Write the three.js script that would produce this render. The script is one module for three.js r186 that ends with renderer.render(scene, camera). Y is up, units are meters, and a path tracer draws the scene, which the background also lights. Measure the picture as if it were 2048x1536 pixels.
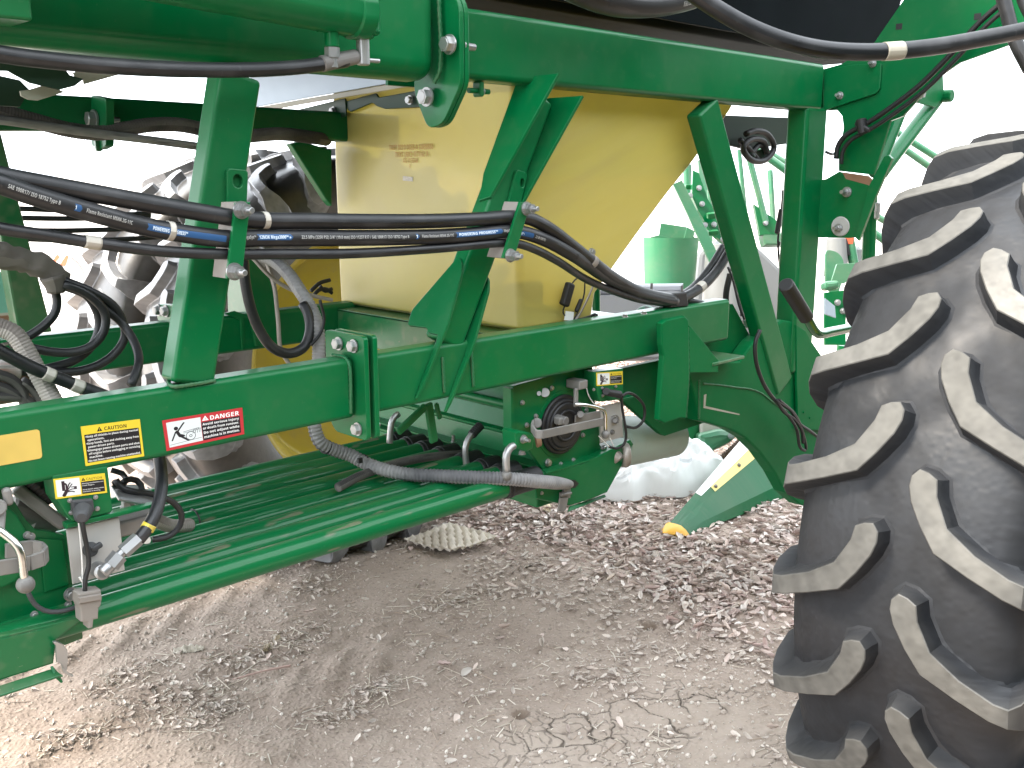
import * as THREE from 'three';
import { RoundedBoxGeometry } from 'three/addons/geometries/RoundedBoxGeometry.js';
import { mergeGeometries, mergeVertices, toCreasedNormals } from 'three/addons/utils/BufferGeometryUtils.js';

// ---------------------------------------------------------------- camera, sky, sun, exposure
// World axes: x runs along the machine (away to the right of the picture), y is up, z points out of the
// machine towards the photographer. One unit is one metre.
const scene = new THREE.Scene();
const YAW = THREE.MathUtils.degToRad(45.2), PITCH = THREE.MathUtils.degToRad(12.05), EYE = 1.6;
const camera = new THREE.PerspectiveCamera(2 * Math.atan(768 / 1960) * 180 / Math.PI, 4 / 3, 0.05, 2000);
camera.position.set(0, EYE, 0);
const FWD = new THREE.Vector3(Math.cos(YAW) * Math.cos(PITCH), -Math.sin(PITCH), -Math.sin(YAW) * Math.cos(PITCH));
camera.lookAt(camera.position.clone().add(FWD));

const SUN = new THREE.Vector3(-0.50, 0.80, -0.33).normalize();
{
  const w = 256, h = 128, d = new Float32Array(w * h * 4);
  for (let j = 0; j < h; j++) for (let i = 0; i < w; i++) {
    const el = (j + 0.5) / h * Math.PI - Math.PI / 2, az = (i + 0.5) / w * 2 * Math.PI - Math.PI;
    const v = new THREE.Vector3(Math.cos(el) * Math.cos(az), Math.sin(el), Math.cos(el) * Math.sin(az));
    const s = Math.max(0, v.dot(SUN));
    let L = el > 0 ? 0.86 + 0.16 * Math.exp(-el * 3.2) : 0.55;
    L += 0.5 * Math.pow(s, 6);
    const k = (j * w + i) * 4;
    d[k] = L * 0.935; d[k + 1] = L * 0.995; d[k + 2] = L * 1.065; d[k + 3] = 1;
  }
  const t = new THREE.DataTexture(d, w, h, THREE.RGBAFormat, THREE.FloatType);
  t.mapping = THREE.EquirectangularReflectionMapping; t.minFilter = t.magFilter = THREE.LinearFilter;
  t.needsUpdate = true;
  scene.background = t; scene.environment = t;
}
const sun = new THREE.DirectionalLight(0xfff2e0, 2.2);
sun.position.copy(SUN).multiplyScalar(30).add(new THREE.Vector3(2, 0, -3)); sun.target.position.set(2, 0, -3);
sun.castShadow = true; sun.shadow.radius = 24; sun.shadow.mapSize.set(2048, 2048);
Object.assign(sun.shadow.camera, { left: -14, right: 14, top: 14, bottom: -14, near: 1, far: 80 });
scene.add(sun, sun.target);
const renderer = new THREE.WebGLRenderer({ antialias: true });
renderer.toneMapping = THREE.LinearToneMapping; renderer.toneMappingExposure = 5.0;
renderer.shadowMap.enabled = true; renderer.setSize(1024, 768);

// ---------------------------------------------------------------- measuring helpers
// A sight line of the survey (2048 x 1536 picture) cut with a plane of the machine gives a point in metres.
const RGT = new THREE.Vector3(Math.sin(YAW), 0, Math.cos(YAW)), UPV = new THREE.Vector3().crossVectors(RGT, FWD);
const ray = (px, py) => FWD.clone().addScaledVector(RGT, (px - 1024) / 1960).addScaledVector(UPV, -(py - 768) / 1960);
const V = (x, y, z) => new THREE.Vector3(x, y, z);
const cut = (px, py, s) => ray(px, py).multiplyScalar(s).add(camera.position);
const onZ = (px, py, z) => { const d = ray(px, py); return cut(px, py, z / d.z); };
const onX = (px, py, x) => { const d = ray(px, py); return cut(px, py, x / d.x); };
const onY = (px, py, y) => { const d = ray(px, py); return cut(px, py, (y - EYE) / d.y); };
const zs = (z, ...p) => p.map(q => onZ(q[0], q[1], z));
const xs = (x, ...p) => p.map(q => onX(q[0], q[1], x));
const far = (s, ...p) => p.map(q => cut(q[0], q[1], s));

let seed = 7;
function rnd() { seed = (seed * 1664525 + 1013904223) >>> 0; return seed / 4294967296; }
const rr = (a, b) => a + (b - a) * rnd();
const lerp = (a, b, t) => a + (b - a) * t, clamp = (x, a, b) => Math.min(b, Math.max(a, x));
const smooth = (a, b, x) => { const t = clamp((x - a) / (b - a), 0, 1); return t * t * (3 - 2 * t); };

// ---------------------------------------------------------------- noise and textures
const PERM = new Uint8Array(512); { const p = [...Array(256).keys()]; for (let i = 255; i > 0; i--) { const j = Math.floor(rnd() * (i + 1)); [p[i], p[j]] = [p[j], p[i]]; } for (let i = 0; i < 512; i++) PERM[i] = p[i & 255]; }
const hash2 = (x, y) => PERM[(PERM[x & 255] + y) & 255] / 255;
function vn(x, y, per) {
  const xi = Math.floor(x), yi = Math.floor(y), fx = x - xi, fy = y - yi, m = per || 256;
  const w = (a) => ((a % m) + m) % m, sx = fx * fx * (3 - 2 * fx), sy = fy * fy * (3 - 2 * fy);
  const a = hash2(w(xi), w(yi)), b = hash2(w(xi + 1), w(yi)), c = hash2(w(xi), w(yi + 1)), d = hash2(w(xi + 1), w(yi + 1));
  return lerp(lerp(a, b, sx), lerp(c, d, sx), sy);
}
function fbm(x, y, oct, per) { let s = 0, a = 0.5, t = 0; for (let i = 0; i < oct; i++) { s += a * vn(x + i * 17.3 * (per ? 0 : 1), y + i * 9.1 * (per ? 0 : 1), per); t += a; a *= 0.5; x *= 2; y *= 2; if (per) per *= 2; } return s / t; }
function worley(x, y) { // distance to the nearest cell border
  const xi = Math.floor(x), yi = Math.floor(y); let d1 = 9, d2 = 9;
  for (let j = -1; j <= 1; j++) for (let i = -1; i <= 1; i++) {
    const px = xi + i + hash2(xi + i, yi + j), py = yi + j + hash2(xi + i + 57, yi + j + 131), d = Math.hypot(px - x, py - y);
    if (d < d1) { d2 = d1; d1 = d; } else if (d < d2) d2 = d;
  }
  return d2 - d1;
}
const toS = (c) => 255 * (c <= 0.0031308 ? c * 12.92 : 1.055 * Math.pow(c, 1 / 2.4) - 0.055);
function tex(n, fn, srgb, m = n) {
  const d = new Uint8Array(n * m * 4);
  for (let j = 0; j < m; j++) for (let i = 0; i < n; i++) {
    const c = fn(i / n, j / m), k = (j * n + i) * 4;
    for (let q = 0; q < 3; q++) d[k + q] = srgb ? clamp(toS(clamp(c[q], 0, 1)), 0, 255) : clamp(c[q] * 255, 0, 255);
    d[k + 3] = 255;
  }
  const t = new THREE.DataTexture(d, n, m, THREE.RGBAFormat);
  t.wrapS = t.wrapT = THREE.RepeatWrapping; t.magFilter = THREE.LinearFilter; t.minFilter = THREE.LinearMipmapLinearFilter; t.generateMipmaps = true;
  if (srgb) t.colorSpace = THREE.SRGBColorSpace; t.needsUpdate = true; return t;
}
const mix3 = (a, b, t) => [lerp(a[0], b[0], t), lerp(a[1], b[1], t), lerp(a[2], b[2], t)];
const DUST = [0.27, 0.215, 0.16];
// paint with dust speckle and fine scratches; `amt` is how much dust it has. One repeat covers one metre.
function paintMap(base, amt, n = 512) {
  return tex(n, (u, v) => {
    const a = fbm(u * 6, v * 6, 4, 6), b = fbm(u * 40, v * 40, 2, 40), c = vn(u * 180, v * 180, 180);
    let k = amt * (smooth(0.42, 0.78, a) * 0.55 + smooth(0.55, 0.9, b) * 0.35 + (c > 0.965 ? 0.8 : 0));
    const tone = 0.9 + 0.2 * fbm(u * 3 + 5, v * 3, 2, 3);
    return mix3(base.map(q => q * tone), DUST, clamp(k, 0, 0.85));
  }, true);
}
const roughMap = (lo, hi, f = 9) => tex(256, (u, v) => { const r = lerp(lo, hi, smooth(0.3, 0.75, fbm(u * f, v * f, 4, f))); return [1, r, 0]; }, false);
const bumpFine = tex(256, (u, v) => { const a = fbm(u * 24, v * 24, 3, 24); return [a, a, a]; }, false);
const bumpGrit = tex(512, (u, v) => { const a = 0.6 * fbm(u * 14, v * 14, 4, 14) + 0.4 * vn(u * 128, v * 128, 128); return [a, a, a]; }, false);
const GREEN = [0.0001, 0.115, 0.033];
const P = (o) => new THREE.MeshPhysicalMaterial(o), S = (o) => new THREE.MeshStandardMaterial(o);
const M = {};
M.green = P({ map: paintMap(GREEN, 0.07, 1024), roughness: 0.45, roughnessMap: roughMap(0.62, 1, 7), specularIntensity: 0.32, clearcoat: 0.2, clearcoatRoughness: 0.14, bumpMap: bumpFine, bumpScale: 0.00025 });
M.greenDusty = P({ map: paintMap(GREEN, 0.42, 1024), roughness: 0.5, roughnessMap: roughMap(0.6, 1, 7), specularIntensity: 0.6, clearcoat: 0.4, clearcoatRoughness: 0.25, bumpMap: bumpGrit, bumpScale: 0.0004 });
M.greenFlat = P({ map: paintMap(GREEN, 0.05, 512), roughness: 0.5, specularIntensity: 0.12, clearcoat: 0.04, clearcoatRoughness: 0.2, bumpMap: bumpFine, bumpScale: 0.0003 });
// painted tube: u runs round the tube from below, v along it; dust has settled on the upper side, with rubbed spots
M.greenTube = P({ map: tex(512, (u, v) => { const t = Math.abs(u - 0.5) * 2, a = fbm(u * 8, v * 8, 4, 8), b = vn(u * 128, v * 256, 128), k = smooth(0.30, 0.0, Math.abs(u - 0.45) * 2 + 0.4 * (a - 0.5)) * (0.05 + 0.5 * smooth(0.4, 0.75, fbm(u * 4, v * 4, 4, 4))) + (b > 0.95 ? 0.3 : 0), c = smooth(0.74, 0.80, fbm(u * 7, v * 7, 3, 7)) * 0.6; return mix3(GREEN, [0.20, 0.165, 0.125], clamp(k * 0.75 + c, 0, 0.8)); }, true), roughness: 0.5, specularIntensity: 0.3, clearcoat: 0.5, clearcoatRoughness: 0.05, bumpMap: bumpGrit, bumpScale: 0.0002 });
M.greenPale = P({ map: paintMap([0.022, 0.15, 0.066], 0.25), roughness: 0.45, clearcoat: 0.5, clearcoatRoughness: 0.2 });  // green paled in its colour for sky reflection and overexposed light
M.weld = S({ map: paintMap([0.004, 0.11, 0.036], 0.25), roughness: 0.6, bumpMap: bumpGrit, bumpScale: 0.002 });
M.tank = P({ transmission: 0.38, thickness: 0, map: tex(1024, (u, v) => { const a = fbm(u * 5, v * 5, 4, 5), b = vn(u * 150, v * 150, 150); return mix3([0.56, 0.485, 0.14], [0.49, 0.415, 0.145], 0.5 * smooth(0.5, 0.85, a) + (b > 0.975 ? 0.25 : 0)); }, true), roughness: 0.48, roughnessMap: roughMap(0.8, 1), bumpMap: bumpFine, bumpScale: 0.0006 });
M.yellow = P({ map: paintMap([0.55, 0.43, 0.03], 0.35), roughness: 0.5, clearcoat: 0.3, clearcoatRoughness: 0.3 });
M.tip = P({ map: paintMap([0.80, 0.42, 0.03], 0.3), roughness: 0.45 });
M.hose = S({ map: tex(512, (u, v) => { const a = fbm(u * 16, v * 16, 3, 16), b = vn(u * 90, v * 90, 90); return mix3([0.009, 0.0095, 0.011], [0.06, 0.06, 0.063], 0.35 * smooth(0.5, 0.85, a) + (b > 0.95 ? 0.3 : 0)); }, true), roughness: 0.5, roughnessMap: roughMap(0.7, 1), bumpMap: bumpFine, bumpScale: 0.0005 });
M.black = S({ color: new THREE.Color(0.012, 0.012, 0.013), roughness: 0.55, bumpMap: bumpFine, bumpScale: 0.0004 });
M.poly = P({ specularIntensity: 0.03, map: tex(256, (u, v) => mix3([0.004, 0.006, 0.007], [0.010, 0.013, 0.015], fbm(u * 5, v * 5, 3, 5)), true), roughness: 0.6 });
M.corr = S({ map: tex(512, (u, v) => mix3([0.085, 0.085, 0.09], [0.26, 0.255, 0.25], smooth(0.3, 0.75, fbm(u * 9, v * 9, 4, 9))), true), roughness: 0.7 });
M.corrDark = S({ map: tex(256, (u, v) => mix3([0.035, 0.033, 0.032], [0.12, 0.11, 0.10], smooth(0.35, 0.8, fbm(u * 9, v * 9, 4, 9))), true), roughness: 0.75 });
M.corrTan = S({ map: tex(256, (u, v) => mix3([0.16, 0.14, 0.125], [0.34, 0.31, 0.28], smooth(0.3, 0.75, fbm(u * 9, v * 9, 4, 9))), true), roughness: 0.8 });
M.zinc = S({ map: tex(256, (u, v) => mix3([0.27, 0.275, 0.28], [0.44, 0.44, 0.43], fbm(u * 12, v * 12, 3, 12)), true), metalness: 0.75, roughness: 0.42, roughnessMap: roughMap(0.7, 1) });
M.chrome = S({ color: new THREE.Color(0.6, 0.6, 0.58), metalness: 1, roughness: 0.22 });
M.cast = S({ map: tex(256, (u, v) => mix3([0.10, 0.095, 0.09], [0.24, 0.23, 0.215], fbm(u * 10, v * 10, 4, 10)), true), metalness: 0.35, roughness: 0.62, bumpMap: bumpGrit, bumpScale: 0.0008 });
M.greyPlastic = S({ map: tex(256, (u, v) => mix3([0.17, 0.15, 0.13], [0.27, 0.245, 0.22], fbm(u * 10, v * 10, 3, 10)), true), roughness: 0.65 });
M.band = S({ map: tex(256, (u, v) => mix3([0.50, 0.47, 0.41], [0.36, 0.33, 0.28], smooth(0.4, 0.8, fbm(u * 8, v * 8, 3, 8))), true), roughness: 0.6 });
M.whitePlate = S({ map: tex(256, (u, v) => mix3([0.40, 0.395, 0.375], [0.29, 0.275, 0.25], smooth(0.45, 0.85, fbm(u * 7, v * 7, 4, 7))), true), roughness: 0.6 });
M.panel = P({ color: new THREE.Color(0.30, 0.36, 0.42), roughness: 0.35, metalness: 0.3, bumpMap: bumpFine, bumpScale: 0.0006 });
M.paleSheet = S({ map: tex(256, (u, v) => mix3([0.42, 0.41, 0.35], [0.26, 0.26, 0.21], fbm(u * 5, v * 5, 4, 5)), true), roughness: 0.5 });
M.rust = S({ map: tex(256, (u, v) => mix3([0.16, 0.075, 0.04], [0.30, 0.18, 0.11], fbm(u * 10, v * 10, 4, 10)), true), roughness: 0.9 });
M.orange = S({ color: new THREE.Color(0.55, 0.12, 0.05), roughness: 0.6 });
M.fabric = S({ map: tex(256, (u, v) => mix3([0.06, 0.053, 0.045], [0.15, 0.135, 0.115], fbm(u * 8, v * 8, 4, 8)), true), roughness: 0.95, bumpMap: bumpGrit, bumpScale: 0.001, side: THREE.DoubleSide });
M.white = S({ color: new THREE.Color(0.72, 0.71, 0.68), roughness: 0.5 });
M.greyBox = S({ map: tex(256, (u, v) => mix3([0.10, 0.11, 0.125], [0.16, 0.17, 0.18], fbm(u * 5, v * 5, 3, 5)), true), roughness: 0.6 });
M.rubber = S({ vertexColors: true, map: tex(1024, (u, v) => { const a = fbm(u * 7, v * 7, 5, 7), b = fbm(u * 60, v * 60, 2, 60); const k = 0.72 + 0.5 * (a - 0.5) + 0.45 * (b - 0.5); return [k, k, k]; }, true), roughness: 0.82, roughnessMap: roughMap(0.6, 1), bumpMap: bumpGrit, bumpScale: 0.0014 });

// ---------------------------------------------------------------- geometry helpers
function boxUV(g) { // uv in metres, taken from the side that each face looks to
  g = g.index ? g.toNonIndexed() : g; if (!g.attributes.normal) g.computeVertexNormals();
  const p = g.attributes.position, n = g.attributes.normal, uv = new Float32Array(p.count * 2), a = V(), b = V(), c = V();
  for (let i = 0; i < p.count; i += 3) {
    a.fromBufferAttribute(p, i); b.fromBufferAttribute(p, i + 1); c.fromBufferAttribute(p, i + 2);
    b.sub(a); c.sub(a); b.cross(c); const ax = Math.abs(b.x), ay = Math.abs(b.y), az = Math.abs(b.z);
    for (let k = i; k < i + 3; k++) {
      const x = p.getX(k), y = p.getY(k), z = p.getZ(k);
      const q = ax >= ay && ax >= az ? [z, y] : ay >= az ? [x, z] : [x, y];
      uv[k * 2] = q[0]; uv[k * 2 + 1] = q[1];
    }
  }
  g.setAttribute('uv', new THREE.BufferAttribute(uv, 2)); return g;
}
const merge = (list) => mergeGeometries(list.map(g => { g = g.index ? g.toNonIndexed() : g; for (const k of Object.keys(g.attributes)) if (!['position', 'normal', 'uv'].includes(k)) g.deleteAttribute(k); if (!g.attributes.uv) boxUV(g); return g; }));
function basis(g, o, e1, e2, e3) { return g.applyMatrix4(new THREE.Matrix4().makeBasis(e1, e2, e3).setPosition(o)); }
// solid plate: outline (coplanar points), thickness t away from the viewer, small bevel on every edge
function plateG(pts, t = 0.01, bev = 0.0015, holes = []) {
  const n = V(0, 0, 0); for (let i = 0; i < pts.length; i++) { const a = pts[i], b = pts[(i + 1) % pts.length]; n.x += (a.y - b.y) * (a.z + b.z); n.y += (a.z - b.z) * (a.x + b.x); n.z += (a.x - b.x) * (a.y + b.y); }
  n.normalize(); if (n.dot(camera.position.clone().sub(pts[0])) < 0) n.negate();
  const e1 = Math.abs(n.y) > 0.9 ? V(1, 0, 0) : V(0, 1, 0).cross(n).normalize(); e1.addScaledVector(n, -e1.dot(n)).normalize();
  const e2 = n.clone().cross(e1), o = pts[0];
  const flat = (q) => { const d = q.clone().sub(o); return new THREE.Vector2(d.dot(e1), d.dot(e2)); };
  const sh = new THREE.Shape(pts.map(flat));
  for (const h of holes) { const c = flat(h[0]), pth = new THREE.Path(); pth.absellipse(c.x, c.y, h[1], h[2] || h[1], 0, Math.PI * 2); sh.holes.push(pth); }
  bev = Math.min(bev, t * 0.4);
  const g = new THREE.ExtrudeGeometry(sh, { depth: t - 2 * bev, bevelEnabled: bev > 0, bevelThickness: bev, bevelSize: bev, bevelOffset: -bev, bevelSegments: 2, curveSegments: 8 });
  g.translate(0, 0, -(t - bev));
  return boxUV(basis(g, o, e1, e2, n));
}
// rounds the corners of an outline
function roundPts(pts, r, seg = 4) {
  const out = [];
  for (let i = 0; i < pts.length; i++) {
    const p = pts[i], a = pts[(i + pts.length - 1) % pts.length].clone().sub(p), b = pts[(i + 1) % pts.length].clone().sub(p);
    const k = Math.min(r, a.length() * 0.45, b.length() * 0.45), A = p.clone().addScaledVector(a.normalize(), k), B = p.clone().addScaledVector(b.normalize(), k);
    for (let s = 0; s <= seg; s++) { const t = s / seg; out.push(A.clone().multiplyScalar((1 - t) * (1 - t)).addScaledVector(p, 2 * t * (1 - t)).addScaledVector(B, t * t)); }
  }
  return out;
}
// bar of rectangular section from a to b: w across (along `side`), h the other way
function barG(a, b, w, h, side = V(0, 0, 1), r = 0.006) {
  const d = b.clone().sub(a), L = d.length(); d.normalize();
  const s = side.clone().addScaledVector(d, -side.dot(d)).normalize(), u = s.clone().cross(d);
  const g = boxUV(new RoundedBoxGeometry(L, h, w, 3, Math.min(r, w * 0.45, h * 0.45, L * 0.45)));
  return basis(g, a.clone().add(b).multiplyScalar(0.5), d, u, s);
}
const boxG = (x0, x1, y0, y1, z0, z1, r = 0.006) => { const g = boxUV(new RoundedBoxGeometry(x1 - x0, y1 - y0, z1 - z0, 3, Math.min(r, (x1 - x0) * 0.45, (y1 - y0) * 0.45, (z1 - z0) * 0.45))); return g.translate((x0 + x1) / 2, (y0 + y1) / 2, (z0 + z1) / 2); };
function cylG(a, b, r0, r1 = r0, seg = 20, bev = 0.0) {
  const d = b.clone().sub(a), L = d.length(); d.normalize();
  let g;
  if (bev) g = new THREE.LatheGeometry([[0, -L / 2], [r0 - bev, -L / 2], [r0, -L / 2 + bev], [r1, L / 2 - bev], [r1 - bev, L / 2], [0, L / 2]].map(q => new THREE.Vector2(q[0], q[1])), seg), g = toCreasedNormals(g, 0.6);
  else g = new THREE.CylinderGeometry(r1, r0, L, seg);
  const s = Math.abs(d.y) > 0.9 ? V(1, 0, 0) : V(0, 1, 0), x = s.clone().addScaledVector(d, -s.dot(d)).normalize(), z = x.clone().cross(d);
  return boxUV(basis(g, a.clone().add(b).multiplyScalar(0.5), x, d, z));
}
// sweep along a smooth line; radius may vary with length; uv: u = length in metres, v = angle
function sweepG(pts, r, { seg = 12, step = 0.012, cap = true, arc = null, corr = 0, pitch = 0.006, tension = 0.5 } = {}) {
  const c = new THREE.CatmullRomCurve3(pts, false, 'centripetal', tension), L = c.getLength(), n = Math.max(6, Math.ceil(L / (corr ? pitch / 4 : step)));
  c.arcLengthDivisions = 400;
  const pos = [], uv = [], idx = []; let N = null, pT = null; const rings = n + 1, m = seg + 1;
  for (let i = 0; i <= n; i++) {
    const t = i / n, p = c.getPointAt(t), T = c.getTangentAt(t).normalize();
    if (!N) { N = camera.position.clone().sub(p); N.addScaledVector(T, -N.dot(T)).normalize(); }
    else N.addScaledVector(T, -N.dot(T)).normalize();
    const B = T.clone().cross(N); let R = typeof r === 'function' ? r(t) : r;
    if (corr) R *= 1 + corr * Math.cos(i / 4 * 2 * Math.PI);
    for (let k = 0; k <= seg; k++) {
      const a = arc ? lerp(arc[0], arc[1], k / seg) : k / seg * 2 * Math.PI;
      const q = p.clone().addScaledVector(N, Math.cos(a) * R).addScaledVector(B, Math.sin(a) * R);
      pos.push(q.x, q.y, q.z); uv.push(t * L, arc ? k / seg : k / seg * 0.1);
    }
  }
  for (let i = 0; i < n; i++) for (let k = 0; k < seg; k++) { const a = i * m + k, b = a + m; idx.push(a, b, a + 1, a + 1, b, b + 1); }
  const g = new THREE.BufferGeometry();
  if (cap && !arc) for (const e of [0, n]) {
    const q = c.getPointAt(e / n), k0 = pos.length / 3; pos.push(q.x, q.y, q.z); uv.push(0, 0);
    for (let k = 0; k < seg; k++) e ? idx.push(k0, e * m + k + 1, e * m + k) : idx.push(k0, k, k + 1);
  }
  g.setAttribute('position', new THREE.Float32BufferAttribute(pos, 3)); g.setAttribute('uv', new THREE.Float32BufferAttribute(uv, 2)); g.setIndex(idx); g.computeVertexNormals();
  g.userData = { curve: c, L };
  return g;
}
function hexG(p, d, r, h) { const g = cylG(p, p.clone().addScaledVector(d, h), r, r, 6); return boxUV(toCreasedNormals(g, 0.3)); }
// bolt head with washer, looking along d; `stud` adds a nut with thread end
function boltG(p, d, r, stud = 0) {
  const L = [cylG(p, p.clone().addScaledVector(d, r * 0.25), r * 1.25, r * 1.25, 20), hexG(p.clone().addScaledVector(d, r * 0.2), d, r, r * 0.85)];
  L.push(cylG(p.clone().addScaledVector(d, r), p.clone().addScaledVector(d, r * 1.12), r * 0.82, r * 0.7, 16));
  if (stud) { L.push(cylG(p.clone().addScaledVector(d, r), p.clone().addScaledVector(d, r * (1 + stud)), r * 0.55, r * 0.5, 14)); }
  return merge(L);
}
function beadG(pts, r = 0.004) { const n = pts.length; return sweepG(pts, (t) => r * (0.9 + 0.14 * Math.sin(t * 90)), { seg: 7, step: 0.004 }); }

// ---------------------------------------------------------------- object helpers
const used = {};
const numbered = (n) => { used[n] = (used[n] || 0) + 1; return used[n] === 1 ? n : `${n}_${String(used[n] - 1).padStart(3, '0')}`; };
function thing(name, at, label, category, group, kind) {
  const o = new THREE.Group(); o.name = numbered(name); o.position.copy(at); scene.add(o);
  o.userData = { label, category }; if (group) o.userData.group = group; if (kind) o.userData.kind = kind;
  return o;
}
const rootOf = (o) => { while (o.parent && o.parent !== scene) o = o.parent; return o; };
// adds a part (geometry in world metres) to a thing, or a sub-part to a part
function part(parent, name, geo, mat, label) {
  geo.translate(...rootOf(parent).position.clone().negate().toArray());
  const m = new THREE.Mesh(geo, mat); m.name = name; m.castShadow = m.receiveShadow = true; if (label) m.userData.label = label;
  parent.add(m); return m;
}
function solo(name, geo, mat, at, label, category, kind, group) {
  geo.translate(-at.x, -at.y, -at.z); const m = new THREE.Mesh(geo, mat); m.name = numbered(name); m.position.copy(at); m.castShadow = m.receiveShadow = true;
  m.userData = { label, category }; if (kind) { m.userData = { kind, label }; } if (group) m.userData.group = group; scene.add(m); return m;
}
const PX = V(1, 0, 0), NX = V(-1, 0, 0), PY = V(0, 1, 0), NY = V(0, -1, 0), PZ = V(0, 0, 1);

// ================================================================ the machine: frame
const Z0 = -1.66, FT = 0.06, ZF = -2.45; // near truss: front face and thickness; far truss: inner face
const cart = thing('seeder_cart', V(2.1, 0, -2.085), 'green steel seeder cart with yellow hopper, black hoses and a row of green tubes underneath', 'seeder');
const G = M.green;

function quadG(tl, tr, br, bl, up = 0.0012) { // thin printed sheet
  const n = tr.clone().sub(tl).cross(bl.clone().sub(tl)).normalize().negate(); if (n.dot(camera.position.clone().sub(tl)) < 0) n.negate();
  const q = [tl, tr, br, bl].map(p => p.clone().addScaledVector(n, up)), b = [tl, tr, br, bl].map(p => p.clone().addScaledVector(n, 0.0002));
  const g = new THREE.BufferGeometry(), pos = [], uv = [];
  const face = (a, c, d, e, U) => { for (const [p, t] of [[a, U[0]], [e, U[3]], [d, U[2]], [a, U[0]], [d, U[2]], [c, U[1]]]) { pos.push(p.x, p.y, p.z); uv.push(t[0], t[1]); } };
  face(q[0], q[1], q[2], q[3], [[0, 1], [1, 1], [1, 0], [0, 0]]);
  for (let i = 0; i < 4; i++) { const j = (i + 1) % 4; face(b[i], b[j], q[j], q[i], [[0.01, 0.99], [0.01, 0.99], [0.01, 0.99], [0.01, 0.99]]); }
  g.setAttribute('position', new THREE.Float32BufferAttribute(pos, 3)); g.setAttribute('uv', new THREE.Float32BufferAttribute(uv, 2)); g.computeVertexNormals(); return g;
}
function printed(w, h, draw, rough = 0.45) {
  const c = document.createElement('canvas'); c.width = w; c.height = h; const x = c.getContext('2d'); draw(x, w, h);
  const t = new THREE.CanvasTexture(c); t.colorSpace = THREE.SRGBColorSpace; t.minFilter = THREE.LinearMipmapLinearFilter; t.generateMipmaps = true; t.anisotropy = 8;
  return S({ map: t, roughness: rough });
}

// lower rail, near side
const railTop = onZ(700, 718, Z0).y, railBot = onZ(700, 838, Z0).y, xSplice = onZ(719, 750, Z0).x, xRailEnd = 2.60;
const lowerA = part(cart, 'lower_rail', boxG(-1.2, xSplice - 0.012, railBot, railTop, Z0 - FT, Z0, 0.012), G, 'green lower rail carrying the warning labels');
const lowerB = part(cart, 'lower_rail', boxG(xSplice + 0.012, xRailEnd, railBot, railTop, Z0 - FT, Z0, 0.012), G, 'green lower rail below the hopper');
// splice flanges of the lower rail: two thick plates across the rail, bolted together
{
  const y0 = onZ(735, 872, Z0).y, y1 = onX(712, 668, xSplice).y;
  for (const s of [0, 1]) {
    const x = xSplice + (s ? 0.012 : -0.0115), pts = [V(x, y0, Z0 + 0.035), V(x, y1, Z0 + 0.035), V(x, y1, Z0 - FT - 0.045), V(x, y0 + 0.03, Z0 - FT - 0.045), V(x, y0, Z0 - FT - 0.02)].map(p => p.setX(x + (s ? 0 : 0)));
    const f = part(s ? lowerB : lowerA, 'splice_flange', plateG(roundPts(pts, 0.012), 0.0115), G);
  }
  const bx = xSplice - 0.0125;
  for (const [px, py] of [[678, 687], [708, 692], [716, 858]]) { const p = onX(px, py, bx); part(lowerA, 'bolt', boltG(p, NX, 0.0115), M.zinc); part(lowerB, 'nut', boltG(p.clone().setX(xSplice + 0.014), PX, 0.010, 1.9), M.zinc); }
  const w = [V(xSplice - 0.026, railTop + 0.001, Z0 - FT), V(xSplice - 0.026, railTop + 0.001, Z0 - 0.012), V(xSplice - 0.026, railTop - 0.012, Z0 + 0.001), V(xSplice - 0.026, railBot + 0.012, Z0 + 0.001)];
  part(lowerA, 'weld_bead', beadG(w, 0.0042), M.weld);
}
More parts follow.
